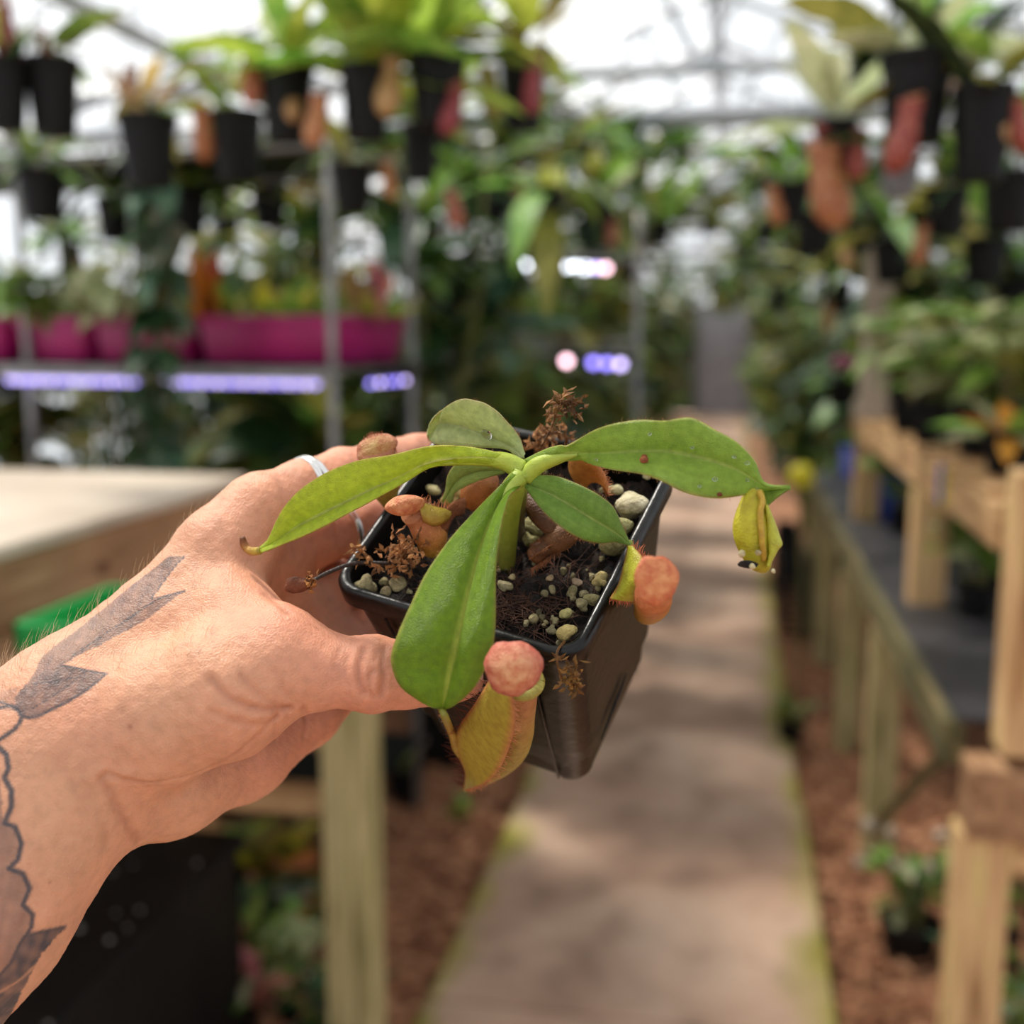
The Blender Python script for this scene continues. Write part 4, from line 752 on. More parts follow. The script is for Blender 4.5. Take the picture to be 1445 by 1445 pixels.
leaf3 = leaf('leaf', [S((736, 652, HC), (740, 660, HC), (743, 672, HC - .002)), S((773, 633, .042), (775, 645, .040), (775, 659, .037)), S((803, 627, .046), (805, 638, .043), (808, 648, .039)), S((836, 608, .050), (838, 640, .043), (838, 656, .041)),
    S((870, 597, .052), (872, 639, .044), (870, 664, .042)), S((904, 592, .053), (908, 637, .044), (906, 669, .043)), S((938, 594, .053), (944, 637, .044), (936, 680, .042)), S((976, 590, .053), (980, 644, .043), (968, 696, .039)),
    S((1010, 607, .050), (1012, 652, .042), (1005, 703, .037)), S((1042, 626, .046), (1040, 663, .040), (1040, 700, .035)), S((1064, 650, .042), (1064, 677, .038), (1068, 694, .034)), S((1078, 682, .037), (1083, 687, .036), (1088, 692, .034)), S((1114, 686, .034), (1115, 688, .034), (1116, 690, .034))],
    (164, 196, 76), (214, 226, 124), (206, 200, 110), wob=.5, label='long green leaf with water drops reaching out beyond the right rim')
leaf4 = leaf('leaf', [S((738, 676, HC - .001), (738, 680, HC - .002), (741, 686, HC - .003)), S((755, 671, .034), (756, 688, .031), (754, 705, .029)), S((783, 672, .034), (780, 699, .030), (772, 727, .027)), S((812, 682, .032), (805, 713, .027), (795, 746, .024)),
    S((842, 697, .028), (832, 730, .023), (822, 761, .019)), S((864, 715, .022), (855, 744, .018), (847, 766, .014)), S((876, 740, .014), (873, 755, .012), (866, 764, .010)), S((888, 766, .006), (889, 768, .006), (890, 770, .006))],
    (140, 178, 76), (200, 216, 128), (196, 190, 110), label='short oval leaf lying over the soil')
leaf5 = leaf('leaf', [S((741, 641, HC), (739, 646, HC), (736, 650, HC - .002)), S((733, 617, .037), (726, 634, .033), (716, 634, .031)), S((718, 598, .042), (704, 622, .034), (692, 631, .031)), S((694, 575, .047), (680, 613, .034), (668, 631, .030)),
    S((668, 565, .049), (658, 605, .034), (644, 630, .029)), S((645, 565, .048), (638, 599, .033), (622, 628, .027)), S((622, 580, .041), (617, 597, .031), (607, 622, .025)), S((607, 598, .032), (604, 606, .029), (603, 614, .027))],
    (214, 224, 162), (230, 234, 184), (220, 214, 152), label='pale dull-green leaf standing up at the back with one large drop')
leaf6 = leaf('leaf', [S((716, 658, .032), (714, 664, .031), (712, 667, .030)), S((693, 655, .033), (690, 663, .030), (690, 673, .028)), S((668, 652, .032), (668, 667, .027), (668, 681, .024)), S((646, 654, .029), (650, 675, .023), (650, 690, .020)), S((633, 670, .023), (638, 688, .018), (641, 698, .016)), S((629, 694, .016), (631, 700, .015), (638, 710, .013)), S((623, 706, .013), (626, 708, .012), (630, 711, .012))],
    (164, 186, 96), (214, 220, 146), (200, 190, 116), label='smallest leaf, folded beside the stem')
# ---- stem, petiole bases
def ctube(name, pts, rad, cols, mat, parent, n=24, seg=12, **k):
    p = crom(pts, n); r = crom(np.asarray(rad, float)[:, None], n)[:, 0]; c = crom([lin(x) for x in cols], n)
    v, f = tube(p, r, seg); return part(name, v, f, mat, parent, cols=np.repeat(np.clip(c, 0, 1), seg, 0), **k), p
YG = (182, 200, 78)
ctube('stem', [PH(713, 800, -.010), PH(717, 760, .004), PH(722, 720, .018), PH(730, 685, .030), PH(738, 664, .036)], [.0034, .0032, .0030, .0030, .0028], [(130, 124, 54), (148, 160, 62), (160, 178, 64), YG, YG], m_pet, plant)
ctube('old_petiole', [PH(736, 760, -.010), PH(733, 735, .004), PH(735, 705, .018), PH(737, 680, .030)], [.0016, .0019, .0020, .002], [(120, 108, 90), (115, 100, 75), (128, 126, 62), YG], m_pet, plant)
ctube('petiole', [PH(742, 672, .033), PH(762, 655, .037), PH(790, 645, .040), PH(815, 641, .0425)], [.0032, .0027, .0020, .0005], [YG, (190, 206, 80), (190, 206, 84), (176, 200, 90)], m_pet, leaf3[0])
ctube('petiole', [PH(736, 664, .034), PH(715, 652, .0365), PH(690, 648, .0385), PH(655, 650, .0405), PH(625, 654, .041)], [.0034, .0030, .0024, .0015, .0004], [YG, (192, 206, 78), (194, 208, 74), (194, 210, 72), (190, 208, 74)], m_pet, leaf1[0])
ctube('petiole', [PH(732, 674, .034), PH(716, 690, .034), PH(703, 715, .0325), PH(692, 742, .031)], [.0032, .0024, .0014, .0004], [YG, (186, 204, 88), (184, 204, 92), (160, 190, 74)], m_pet, leaf2[0])
# ---- tendrils
ctube('tendril', [PH(367, 777, .018), PH(357, 778, .016), PH(349, 775, .015), PH(344, 767, .016), PH(342, 758, .018)], [.0013, .0014, .0013, .0013, .0009], [(190, 170, 60), (190, 150, 60), (176, 120, 50), (150, 90, 40), (120, 70, 35)], m_pit, leaf1[0])

def hairs_along(name, poly, parent, out, ln=.0016, cnt=60, col=(1, .75, .6), n=40):
    p = crom(poly, n); mh = MB()
    for i in np.linspace(0, n - 1.01, cnt):
        k = int(i); p0 = p[k] + (p[k + 1] - p[k]) * (i - k); o = out[min(k * len(out) // n, len(out) - 1)] if np.ndim(out) > 1 else np.asarray(out)
        d = o + RNG.normal(0, .35, 3); d = d / np.linalg.norm(d); l = ln * RNG.uniform(.5, 1.3)
        q, ff = tube([p0 - d * .0004, p0 + d * l * .6, p0 + d * l + RNG.normal(0, .0002, 3)], [.00017, .00012, .00005], 3, False); mh.add(q, ff, col)
    return mh.build(name, m_hair, parent, kind='stuff')
def strip(name, A_, B_, parent, colA, colB, n=30, m=8, bow=0.0, bowdir=None, th=.0006, mat=None, ce=None):
    a = crom(A_, n); b = crom(B_, n); v = []; c = []
    ca, cb = np.array(lin(colA)), np.array(lin(colB)); ce_ = np.array(lin(ce)) if ce else None
    for i in range(n):
        for j in range(m + 1):
            t = j / m; p = a[i] * (1 - t) + b[i] * t
            if bow: p = p + np.asarray(bowdir) * bow * 4 * t * (1 - t)
            q = ca * (1 - t) + cb * t
            if ce_ is not None: e = max(abs(2 * t - 1) - .7, 0) / .3; q = q * (1 - e) + ce_ * e
            v.append(p); c.append(q)
    f = [(i * (m + 1) + j, i * (m + 1) + j + 1, (i + 1) * (m + 1) + j + 1, (i + 1) * (m + 1) + j) for i in range(n - 1) for j in range(m)]
    o = part(name, v, f, mat or m_pit, parent, cols=c)
    so = o.modifiers.new('thick', 'SOLIDIFY'); so.thickness = th; so.offset = 0
    return o
def disc(name, cen, X_, Y_, parent, colc, cole, dome=.002, rings_=7, seg=28, notch=0.0, th=.0012):
    """lid: domed, slightly wavy disc spanned by the half-axes X_, Y_"""
    cen, X_, Y_ = (np.asarray(q, float) for q in (cen, X_, Y_)); nn = np.cross(X_, Y_); nn /= np.linalg.norm(nn)
    if nn @ (CC - cen) < 0: nn = -nn
    v = [cen + nn * dome]; c = [lin(colc)]; f = []
    cc, ce = np.array(lin(colc)), np.array(lin(cole))
    for i in range(1, rings_ + 1):
        t = i / rings_
        for j in range(seg):
            a = 2 * math.pi * j / seg; w = 1 + .07 * math.sin(2 * a + .8) + .05 * math.sin(3 * a + 1) + .03 * math.sin(7 * a) - notch * math.exp(-((a - math.pi) / .3) ** 2)
            v.append(cen + (X_ * math.cos(a) + Y_ * math.sin(a)) * t * w + nn * dome * (1 - t ** 2.2) + nn * .0003 * t * t * math.sin(5 * a + .4)); c.append(cc * (1 - t ** 2) + ce * t ** 2)
    f += [(0, 1 + j, 1 + (j + 1) % seg) for j in range(seg)]
    f += [(1 + i * seg + j, 1 + (i + 1) * seg + j, 1 + (i + 1) * seg + (j + 1) % seg, 1 + i * seg + (j + 1) % seg) for i in range(rings_ - 1) for j in range(seg)]
    o = part(name, v, f, m_lid, parent, cols=c); so = o.modifiers.new('thick', 'SOLIDIFY'); so.thickness = th; so.offset = 0
    return o
def px(r, p): return r / FPX * float((np.asarray(p) - CC) @ CF)
def outimg(du, dv): q = CR * du - CU * dv; return q / np.linalg.norm(q)
TC = -CF     # towards the viewer
# P5: the large pitcher hanging in front of the pot
F5 = lambda u, v_, o=.017: FR(u, v_, o)
m5 = [(738, 962, 22), (737, 985, 21), (734, 1010, 21), (732, 1035, 21), (724, 1058, 21), (710, 1076, 18), (694, 1090, 13), (678, 1103, 7), (664, 1111, 3)]
pts = [F5(a, b, .014) for a, b, r in m5]
pit5, _ = ctube('pitcher', pts, [px(r, q) for (a, b, r), q in zip(m5, pts)], [(190, 130, 80), (188, 130, 78), (184, 140, 70), (176, 146, 62), (170, 150, 60), (172, 152, 60), (180, 160, 62), (186, 160, 60), (190, 150, 60)], m_pit, plant, n=40, seg=20, label='largest pitcher, yellow-green with a mottled red lid, hanging before the pot')
LE = [(690, 962), (670, 994), (648, 1025), (642, 1047), (647, 1066), (656, 1086), (657, 1100), (655, 1113)]
RE = [(722, 980), (726, 1008), (724, 1036), (715, 1064), (702, 1089), (684, 1105), (668, 1112), (657, 1115)]
A_ = [F5(a, b, .018) for a, b in LE]; B_ = [F5(a, b, .0265) for a, b in RE]
wing = strip('wing', A_, B_, pit5, (200, 186, 72), (190, 174, 64), m=12, bow=.003, bowdir=TC, ce=(204, 136, 78))
hairs_along('fringe', A_, wing, outimg(-1, -.35), .0046, 90, (.42, .22, .2))
hairs_along('fringe', B_, wing, outimg(1, .3), .0024, 90, (1, .75, .6))
hairs_along('fringe', [F5(a, b, .02) for a, b in [(655, 1108), (660, 1112), (670, 1111), (690, 1101)]], wing, outimg(0, 1), .0028, 24)
t5 = ctube('tendril', [PH(623, 1000, .003), PH(628, 1012, .001), F5(635, 1028, .020), F5(640, 1040, .019), F5(645, 1056, .018), F5(655, 1070, .016)], [.0010, .0012, .0013, .0015, .0017, .0016], [(140, 150, 60), (160, 150, 60), (176, 140, 60), (178, 146, 60), (176, 150, 60), (176, 150, 60)], m_pit, pit5)[1]
hairs_along('tendril_hairs', t5[:16], pit5, outimg(-1, .1), .0014, 60)
c5 = F5(738, 963, .0145); nn = PN * .75 + TC * .55; nn /= np.linalg.norm(nn)
ex = CR - nn * (CR @ nn); ex /= np.linalg.norm(ex); ey = np.cross(nn, ex)
a = np.linspace(0, 2 * math.pi, 33)[:-1]; r5 = px(24, c5)
v, f = tube(np.vstack([c5 + ex * r5 * math.cos(t) + ey * r5 * .85 * math.sin(t) for t in np.r_[a, a[:1]]]), .0016, 8, False)
part('mouth_ring', v, f, m_pit, pit5, cols=np.tile(lin((178, 168, 78)), (len(v), 1)))
cl = F5(724, 942, .0215)
disc('lid', cl, (CR * 35 + CU * 2) / FPX * .345, CU * .0080 - CR * .0012 + TC * .0015, pit5, (232, 184, 144), (206, 126, 116), .0055)

# P3: pitcher with the orange lid over the right rim
R3 = lambda u, v_, o: RT(u, v_, o)
m3 = [(922, 838, 27), (921, 850, 26), (914, 862, 20), (903, 868, 10)]
pts = [R3(a, b, o) for (a, b, r), o in zip(m3, (.018, .014, .008, .005))]
pit3, _ = ctube('pitcher', pts, [px(r, q) for (a, b, r), q in zip(m3, pts)], [(206, 120, 66), (196, 140, 62), (186, 150, 50), (180, 160, 50)], m_pit, plant, n=20, seg=18, label='pitcher with a round orange lid hanging over the side rim')
q3 = ctube('body', [R3(886, 790, .004), R3(896, 808, .008), R3(908, 828, .010), R3(920, 842, .012)], [.0012, .004, .006, .006], [(180, 170, 50), (176, 170, 50), (180, 160, 56), (196, 130, 60)], m_pit, pit3, n=16)[0]
A_ = [R3(887, 770, .003), R3(880, 800, .004), R3(873, 825, .004), R3(861, 845, .003)]; B_ = [R3(893, 772, .005), R3(907, 788, .010), R3(908, 815, .013), R3(895, 848, .010)]
w3 = strip('wing', A_, B_, pit3, (176, 182, 42), (182, 172, 50), m=8, bow=.002, bowdir=TC, ce=(190, 130, 70))
hairs_along('fringe', B_, w3, outimg(.5, -.9), .0028, 40, (1, .6, .5)); hairs_along('fringe', [A_[-1], R3(880, 850, .006), B_[-1]], w3, outimg(-.2, 1), .0016, 26, (1, .6, .5))
cl = R3(925, 818, .022)
disc('lid', cl, (CR * .98 + CF * .15) * px(30, cl), (CU * .98 + TC * .15 - CR * .1) * px(37, cl), pit3, (236, 176, 128), (226, 150, 108), .0016)
ctube('tendril', [PH(888, 766, .006), PH(890, 772, .004), R3(890, 782, .004), R3(890, 792, .004)], [.0012, .0013, .0013, .001], [(150, 160, 60), (190, 140, 60), (186, 140, 60), (180, 160, 60)], m_pit, pit3)
# P4: unopened yellow pitcher under the tip of the right leaf
tip4 = PH(1085, 690, .0355); d4 = float((tip4 - CC) @ CF)
m4 = [(1066, 690, 11), (1064, 705, 18), (1063, 725, 25), (1062, 748, 28), (1066, 770, 25), (1072, 790, 19), (1077, 802, 12), (1079, 808, 4)]
pts = [P(a, b, d4 + .002) for a, b, r in m4]
pit4, _ = ctube('pitcher', pts, [px(r, q) for (a, b, r), q in zip(m4, pts)], [(178, 170, 40), (196, 186, 42), (200, 190, 40), (198, 190, 38), (188, 184, 36), (180, 174, 34), (178, 166, 34), (176, 160, 34)], m_pit, plant, n=36, seg=20, label='unopened yellow pitcher hanging from the leaf tip')
A_ = [P(a, b, d4 - .004) for a, b in [(1072, 695), (1077, 720), (1076, 750), (1077, 780), (1080, 804)]]; 
ctube('front_rib', [P(a, b, d4 + o) for a, b, o in [(1071, 693, -.002), (1076, 706, -.0035), (1073, 722, -.0045), (1074, 745, -.0052), (1076, 770, -.0045), (1078, 790, -.0022)]], [.0009] * 6, [(196, 160, 50)] * 6, m_pit, pit4)
B_ = [P(a, b, d4 - .001) for a, b in [(1082, 712), (1092, 735), (1100, 758), (1103, 768), (1097, 776), (1084, 800)]]
strip('wing', [P(a, b, d4 - .003) for a, b in [(1080, 712), (1082, 732), (1083, 752), (1084, 768), (1085, 782), (1082, 800)]], B_, pit4, (186, 184, 40), (196, 200, 70), m=6, bow=.001, bowdir=TC)
strip('folded_tip', [PH(1068, 694, .034), PH(1085, 690, .034), PH(1100, 689, .034), PH(1115, 688.5, .034)], [P(1078, 716, d4 - .001), P(1084, 713, d4 - .001), P(1096, 702, d4 - .0005), PH(1115.5, 689, .034)], leaf3[0], (120, 150, 40), (140, 164, 50), m=6, mat=m_leaf)
for (a, b, r) in ((1047, 781, 5), (1070, 780, 4.5), (1062, 799, 5), (1091, 806, 3.5)):
    c = P(a, b, d4 - .0045); q, ff = lump(c, px(r, c), 2, .2, int(a)); part('grit_grain', q, ff, m_perl, pit4, cols=np.tile((1.1, 1.08, 1.0), (len(q), 1)))
c = P(1058, 796, d4 - .004); q, ff = lump(c, px(9, c), 2, .5, 5, (1.3, .6, .6)); part('dirt_speck', q, ff, m_soil, pit4)
# P1: stubby red-orange pitcher standing in the left corner
m1 = [(612, 780, 7, -.006), (609, 771, 17, .001), (608, 757, 24, .006), (603, 743, 25, .010), (593, 730, 22, .014), (582, 721, 20, .018)]
pts = [PH(a, b, h) for a, b, r, h in m1]
pit1, _ = ctube('pitcher', pts, [px(r, q) for (a, b, r, h), q in zip(m1, pts)], [(190, 170, 62), (204, 166, 66), (212, 150, 76), (214, 142, 86), (208, 136, 92), (204, 136, 92)], m_pit, plant, n=30, seg=20, label='stubby orange pitcher with a knobbly lid above the soil')
c1 = PH(571, 712, .023); q, ff = lump((0, 0, 0), px(1, c1), 4, .12, 8); q = c1 + q[:, :1] * (CR * 27 + CU * 6) + q[:, 1:2] * (CU * 14 - CR * 7) + q[:, 2:] * CF * 22; part('lid', q, ff, m_lid, pit1, cols=np.tile(lin((232, 170, 128)), (len(q), 1)))
A_ = [PH(590, 708, .022), PH(604, 712, .020), PH(620, 717, .018), PH(636, 720, .014)]; B_ = [PH(598, 736, .017), PH(612, 742, .015), PH(626, 738, .014), PH(637, 728, .012)]
w1 = strip('wing', A_, B_, pit1, (192, 172, 56), (190, 150, 66), m=6, bow=.002, bowdir=TC); hairs_along('fringe', A_, w1, outimg(.2, -1), .0026, 36, (1, .75, .6))
v, f = tube(crom([PH(655, 715, .012), PH(642, 718, .014), PH(632, 730, .013), PH(627, 746, .010), PH(624, 762, .004)], 20), np.linspace(.0026, .0012, 20), 8, True, sx=1.3, sy=.35); part('withered_rim', v, f, m_moss, pit1, cols=np.tile((.55, .35, .3), (len(v), 1)))
# P2: round lid of a pitcher rising outside the left rim, behind the arching leaf
c2 = PH(531, 634, .030); c2 = CC + (c2 - CC) * 1.03
pts = [c2 + (CU * -.2 + PN * -.8) * s for s in (0, .008, .016, .026)]
pit2, _ = ctube('pitcher', pts, [.0062, .0068, .006, .002], [(190, 120, 84), (190, 130, 80), (180, 150, 70), (170, 160, 70)], m_pit, plant, label='pitcher with a fuzzy brown lid behind the arching leaf')
disc('lid', c2 + CU * .0004, (CR * 28 + CU * 3) / FPX * .365, (CU * .0036 + PB * .002), pit2, (206, 176, 120), (200, 138, 112), .0022)
hairs_along('fringe', [c2 + CR * x + CU * y for x, y in ((-.0062, -.001), (-.004, .003), (0, .0048), (.004, .003), (.0072, -.001))], pit2, outimg(.1, -1), .0016, 50, (.9, .55, .5))
# P6: orange young pitcher behind the petiole of the right leaf
A_ = [PH(806, 650, .016), PH(806, 662, .014), PH(812, 676, .010), PH(826, 692, .004)]; B_ = [PH(834, 654, .020), PH(848, 668, .016), PH(855, 684, .010), PH(857, 700, .003)]
pit6 = strip('pitcher', A_, B_, plant, (206, 140, 62), (198, 120, 56), m=10, bow=.006, bowdir=TC + PN, th=.002); tag(pit6, label='orange pitcher behind the right leaf stalk'); hairs_along('fringe', B_, pit6, outimg(1, -.4), .0022, 40, (1, .7, .5))
# P7: dried brown pitcher lying on the soil
m7 = [(750, 787, 6, -.003), (754, 784, 13, -.002), (762, 779, 14, .0), (768, 775, 11, .002), (778, 768, 16, .003), (795, 756, 19, .006), (812, 744, 15, .008), (822, 735, 6, .009)]
pts = [PH(a, b, h) for a, b, r, h in m7]; pit7, p7 = ctube('dried_pitcher', pts, [px(r, q) for (a, b, r, h), q in zip(m7, pts)], [(110, 72, 46), (124, 80, 50), (130, 84, 52), (110, 72, 46), (128, 86, 54), (130, 88, 54), (124, 80, 52), (110, 70, 46)], m_pit, plant, n=30, label='dried brown hairy pitcher lying on the soil')
ctube('withered_stalk', [PH(748, 700, .012), PH(760, 718, .010), PH(776, 738, .008), PH(790, 752, .006)], [.003, .0045, .004, .003], [(110, 76, 48), (104, 68, 44), (110, 72, 46), (124, 82, 52)], m_pit, pit7)
hairs_along('hairs', p7 - CU * .004, pit7, outimg(.2, 1), .002, 90, (.7, .5, .4)); hairs_along('hairs', p7 + TC * .0038, pit7, TC + outimg(-.4, .3), .0012, 160, (.75, .55, .42)); hairs_along('hairs', p7 + CU * .0035, pit7, outimg(-.6, -1), .0012, 90, (.7, .5, .4))
# inner orange pitcher glimpsed under the smallest leaf
ctube('pitcher', [PH(668, 712, .0), PH(672, 698, .006), PH(682, 684, .012), PH(694, 677, .016)], [.003, .006, .0055, .003], [(190, 130, 60), (196, 126, 66), (190, 120, 66), (176, 110, 60)], m_pit, plant, n=18, label='young orange pitcher under the smallest leaf')
# ---- moss sprigs and the dead twig
def moss(name, base, tips, spread, cnt, col, parent, seed, l=.005):
    k = np.random.default_rng(seed); mm = MB()
    tr = crom([base] + list(tips), 16); q, ff = tube(tr, .00045, 5); mm.add(q, ff, np.array(col) * .7)
    for i in range(cnt):
        t = k.integers(3, 16); p0 = tr[t] + k.normal(0, spread, 3); d = k.normal(0, 1, 3); d /= np.linalg.norm(d); ll = l * k.uniform(.4, 1)
        e = np.cross(d, k.normal(0, 1, 3)); e /= np.linalg.norm(e); wd = .0008
        vv = [p0, p0 + d * ll * .5 + e * wd, p0 + d * ll * .55 - e * wd, p0 + d * ll + np.cross(d, e) * .001, p0 + d * ll * .5 + np.cross(d, e) * .0006]
        mm.add(vv, [(0, 1, 4), (0, 4, 2), (4, 1, 3), (4, 3, 2), (0, 2, 1), (1, 2, 3)], np.array(col) * k.uniform(.6, 1.25))
    return mm.build(name, m_moss, parent, kind='stuff', smooth=False)
moss('moss_sprig', PH(752, 655, -.008), [PH(765, 628, .012), PH(778, 605, .022), PH(786, 578, .035), PH(795, 562, .042)], .0012, 60, (.8, .74, .62), plant, 3)
moss('moss_sprig', PH(755, 640, -.006), [PH(758, 625, .004), PH(770, 610, .010), PH(800, 616, .004)], .0022, 90, (1.0, .88, .72), plant, 4)
moss('moss_sprig', PH(786, 580, .034), [PH(795, 568, .039), PH(806, 566, .038), PH(812, 590, .028)], .0016, 46, (.5, .45, .3), plant, 5)
moss('moss_sprig', PH(560, 800, -.006), [PH(562, 788, .004), PH(568, 776, .008), PH(590, 775, .008)], .0026, 130, (1.1, .98, .84), plant, 6, .0045)
moss('moss_sprig', PH(590, 795, -.004), [PH(570, 795, -.001), PH(530, 795, .003), PH(505, 772, .007)], .0012, 60, (1.1, 1.0, .8), plant, 7)
moss('moss_sprig', PH(797, 905, -.002), [PH(787, 918, .002), PH(786, 935, .002), FR(796, 960, .006), FR(815, 972, .006)], .0010, 14, (.8, .75, .42), plant, 8)
moss('moss_sprig', FR(798, 940, .006), [FR(810, 950, .006), FR(803, 962, .007), FR(812, 970, .006)], .0014, 60, (.62, .58, .24), plant, 9, .004)
tw, _ = ctube('dead_twig', [PH(585, 797, -.002), PH(545, 795, .002), PH(500, 795, .005), PH(465, 807, .007), PH(440, 820, .008)], [.0006, .0007, .0007, .0007, .0006], [(50, 34, 26)] * 5, m_pit, plant)
c = PH(418, 823, .009); q, ff = lump((0, 0, 0), 1, 3, .3, 12, (1, .48, .48)); Xd = outimg(-1, .05); q = c + (q[:, :1] * Xd + q[:, 1:2] * CU + q[:, 2:] * CF) * px(20, c); part('dead_bud', q, ff, m_moss, tw, cols=np.tile((.45, .25, .22), (len(q), 1)))
moss('twig_scales', PH(446, 820, .008), [PH(440, 818, .009), PH(436, 826, .009), PH(432, 820, .009)], .0008, 26, (1, .75, .4), tw, 13, .003)
# ---- drops and specks on the leaves
def onleaf(lf, i, t, r, name, mat, sq=.5, seed=1):
    o, Lp, Mp, Rp = lf; E = Lp if t < 0 else Rp; p = Mp[i] + (E[i] - Mp[i]) * abs(t); nn = np.cross(Mp[i + 1] - Mp[i - 1], Rp[i] - Lp[i]); nn /= np.linalg.norm(nn)
    if nn @ PN < 0: nn = -nn
    ex = CR - nn * (CR @ nn); ex /= np.linalg.norm(ex); ey = np.cross(nn, ex)
    q, ff = lump((0, 0, 0), r, 2, .06, seed); q = p + nn * (.0007 + .0018 * 4 * abs(t) * (1 - abs(t))) + q[:, :1] * ex * 1.25 + q[:, 1:2] * ey + q[:, 2:] * nn * sq
    part(name, q, ff, mat, o, cols=np.tile((.7, .4, .3), (len(q), 1)) if mat is m_moss else None)
onleaf(leaf5, 17, -.18, .0018, 'water_drop', m_drop, .35)
for i, t, r in ((12, .4, .0006), (20, -.5, .0007), (26, -.2, .0006), (30, .5, .0009), (33, -.4, .0007), (36, .2, .0006), (36, -.6, .0008), (28, .75, .0006), (38, .5, .0005)): onleaf(leaf3, i, t, r * .75, 'water_drop', m_drop, .4, seed=i)
onleaf(leaf3, 19, .42, .0011, 'husk', m_moss, .6, 4); onleaf(leaf3, 19, .28, .0008, 'husk', m_moss, .7, 9); onleaf(leaf3, 31, .9, .0007, 'husk', m_moss, .6, 6)
# ================================================================== the hand and tattooed forearm
def _rc(p, a, b, ra, rb):
    ba = b - a; t = np.clip(((p - a) @ ba) / (ba @ ba), 0, 1)
    return np.linalg.norm(p - a - t[:, None] * ba, axis=1) - (ra + (rb - ra) * t)
def _smin(a, b, k):
    h = np.clip(.5 + .5 * (b - a) / k, 0, 1); return b + (a - b) * h - k * h * (1 - h)
J = lambda u, v_, d, r: (P(u, v_, d), r)
ARM = [[J(-690, 1790, .33, .034), J(-330, 1420, .335, .031), J(-60, 1150, .352, .0265), J(105, 1023, .370, .0235)],
       [J(-620, 1900, .325, .034), J(-300, 1590, .33, .030), J(-30, 1290, .345, .0265), J(110, 1112, .362, .0215)]]
PALM = [[J(105, 1023, .372, .0235), J(225, 905, .386, .0205), J(318, 778, .398, .0160), J(364, 722, .404, .0122)],
        [J(110, 1040, .378, .021), J(250, 930, .402, .019), J(372, 792, .426, .0120)],
        [J(115, 1070, .378, .021), J(270, 990, .410, .019), J(402, 856, .446, .0120)],
        [J(125, 1105, .368, .0205), J(235, 1098, .386, .0195), J(340, 1062, .409, .0165), J(430, 1004, .430, .0128), J(478, 965, .446, .0105)],
        [J(130, 1050, .362, .021), J(225, 1012, .361, .0210), J(320, 974, .360, .0190), J(390, 945, .361, .0146)],
        [J(250, 930, .383, .019), J(330, 880, .378, .0150), J(385, 905, .366, .0120)],
        [J(385, 880, .436, .0130), J(462, 925, .446, .0125)], [J(402, 850, .440, .0135), J(452, 886, .452, .0120)]]
THUMB = [J(320, 975, .361, .0190), J(400, 940, .3615, .0138), J(455, 946, .3615, .0116), J(520, 951, .3615, .01140), J(528, 951, .3615, .01145), J(575, 953, .364, .0102), J(625, 955, .368, .0092), J(652, 957, .370, .0070)]
INDEX = [J(364, 722, .404, .0122), J(425, 692, .415, .0108), J(485, 672, .428, .0104), J(540, 655, .442, .0092), J(590, 643, .458, .0086), J(650, 634, .474, .0074)]
MIDDLE = [J(372, 792, .426, .0118), J(440, 762, .441, .0108), J(512, 742, .458, .0102), J(585, 712, .480, .0090), J(660, 690, .496, .0078)]
RINGF = [J(402, 856, .446, .0115), J(465, 828, .458, .0104), J(532, 808, .472, .0098), J(600, 780, .494, .0086), J(668, 760, .508, .0075)]
PINKY = [J(470, 962, .444, .0108), J(487, 920, .456, .0092), J(510, 876, .470, .0086), J(565, 846, .488, .0078), J(612, 830, .500, .0068)]
def chain(p, ch, k):
    d = None
    for (a, ra), (b, rb) in zip(ch[:-1], ch[1:]):
        q = _rc(p, a, b, ra, rb); d = q if d is None else _smin(d, q, k)
    return d
def sdf(p):
    d = None
    for c in ARM: q = chain(p, c, .006); d = q if d is None else _smin(d, q, .030)
    for i, c in enumerate(PALM): d = _smin(d, chain(p, c, .006), (.020, .018, .018, .009, .006, .012, .008, .008)[i])
    fg = None
    for c in (INDEX, MIDDLE, RINGF, PINKY): q = chain(p, c, .003); fg = q if fg is None else _smin(fg, q, .0025)
    d = _smin(d, fg, .007); return _smin(d, chain(p, THUMB, .003), .009)
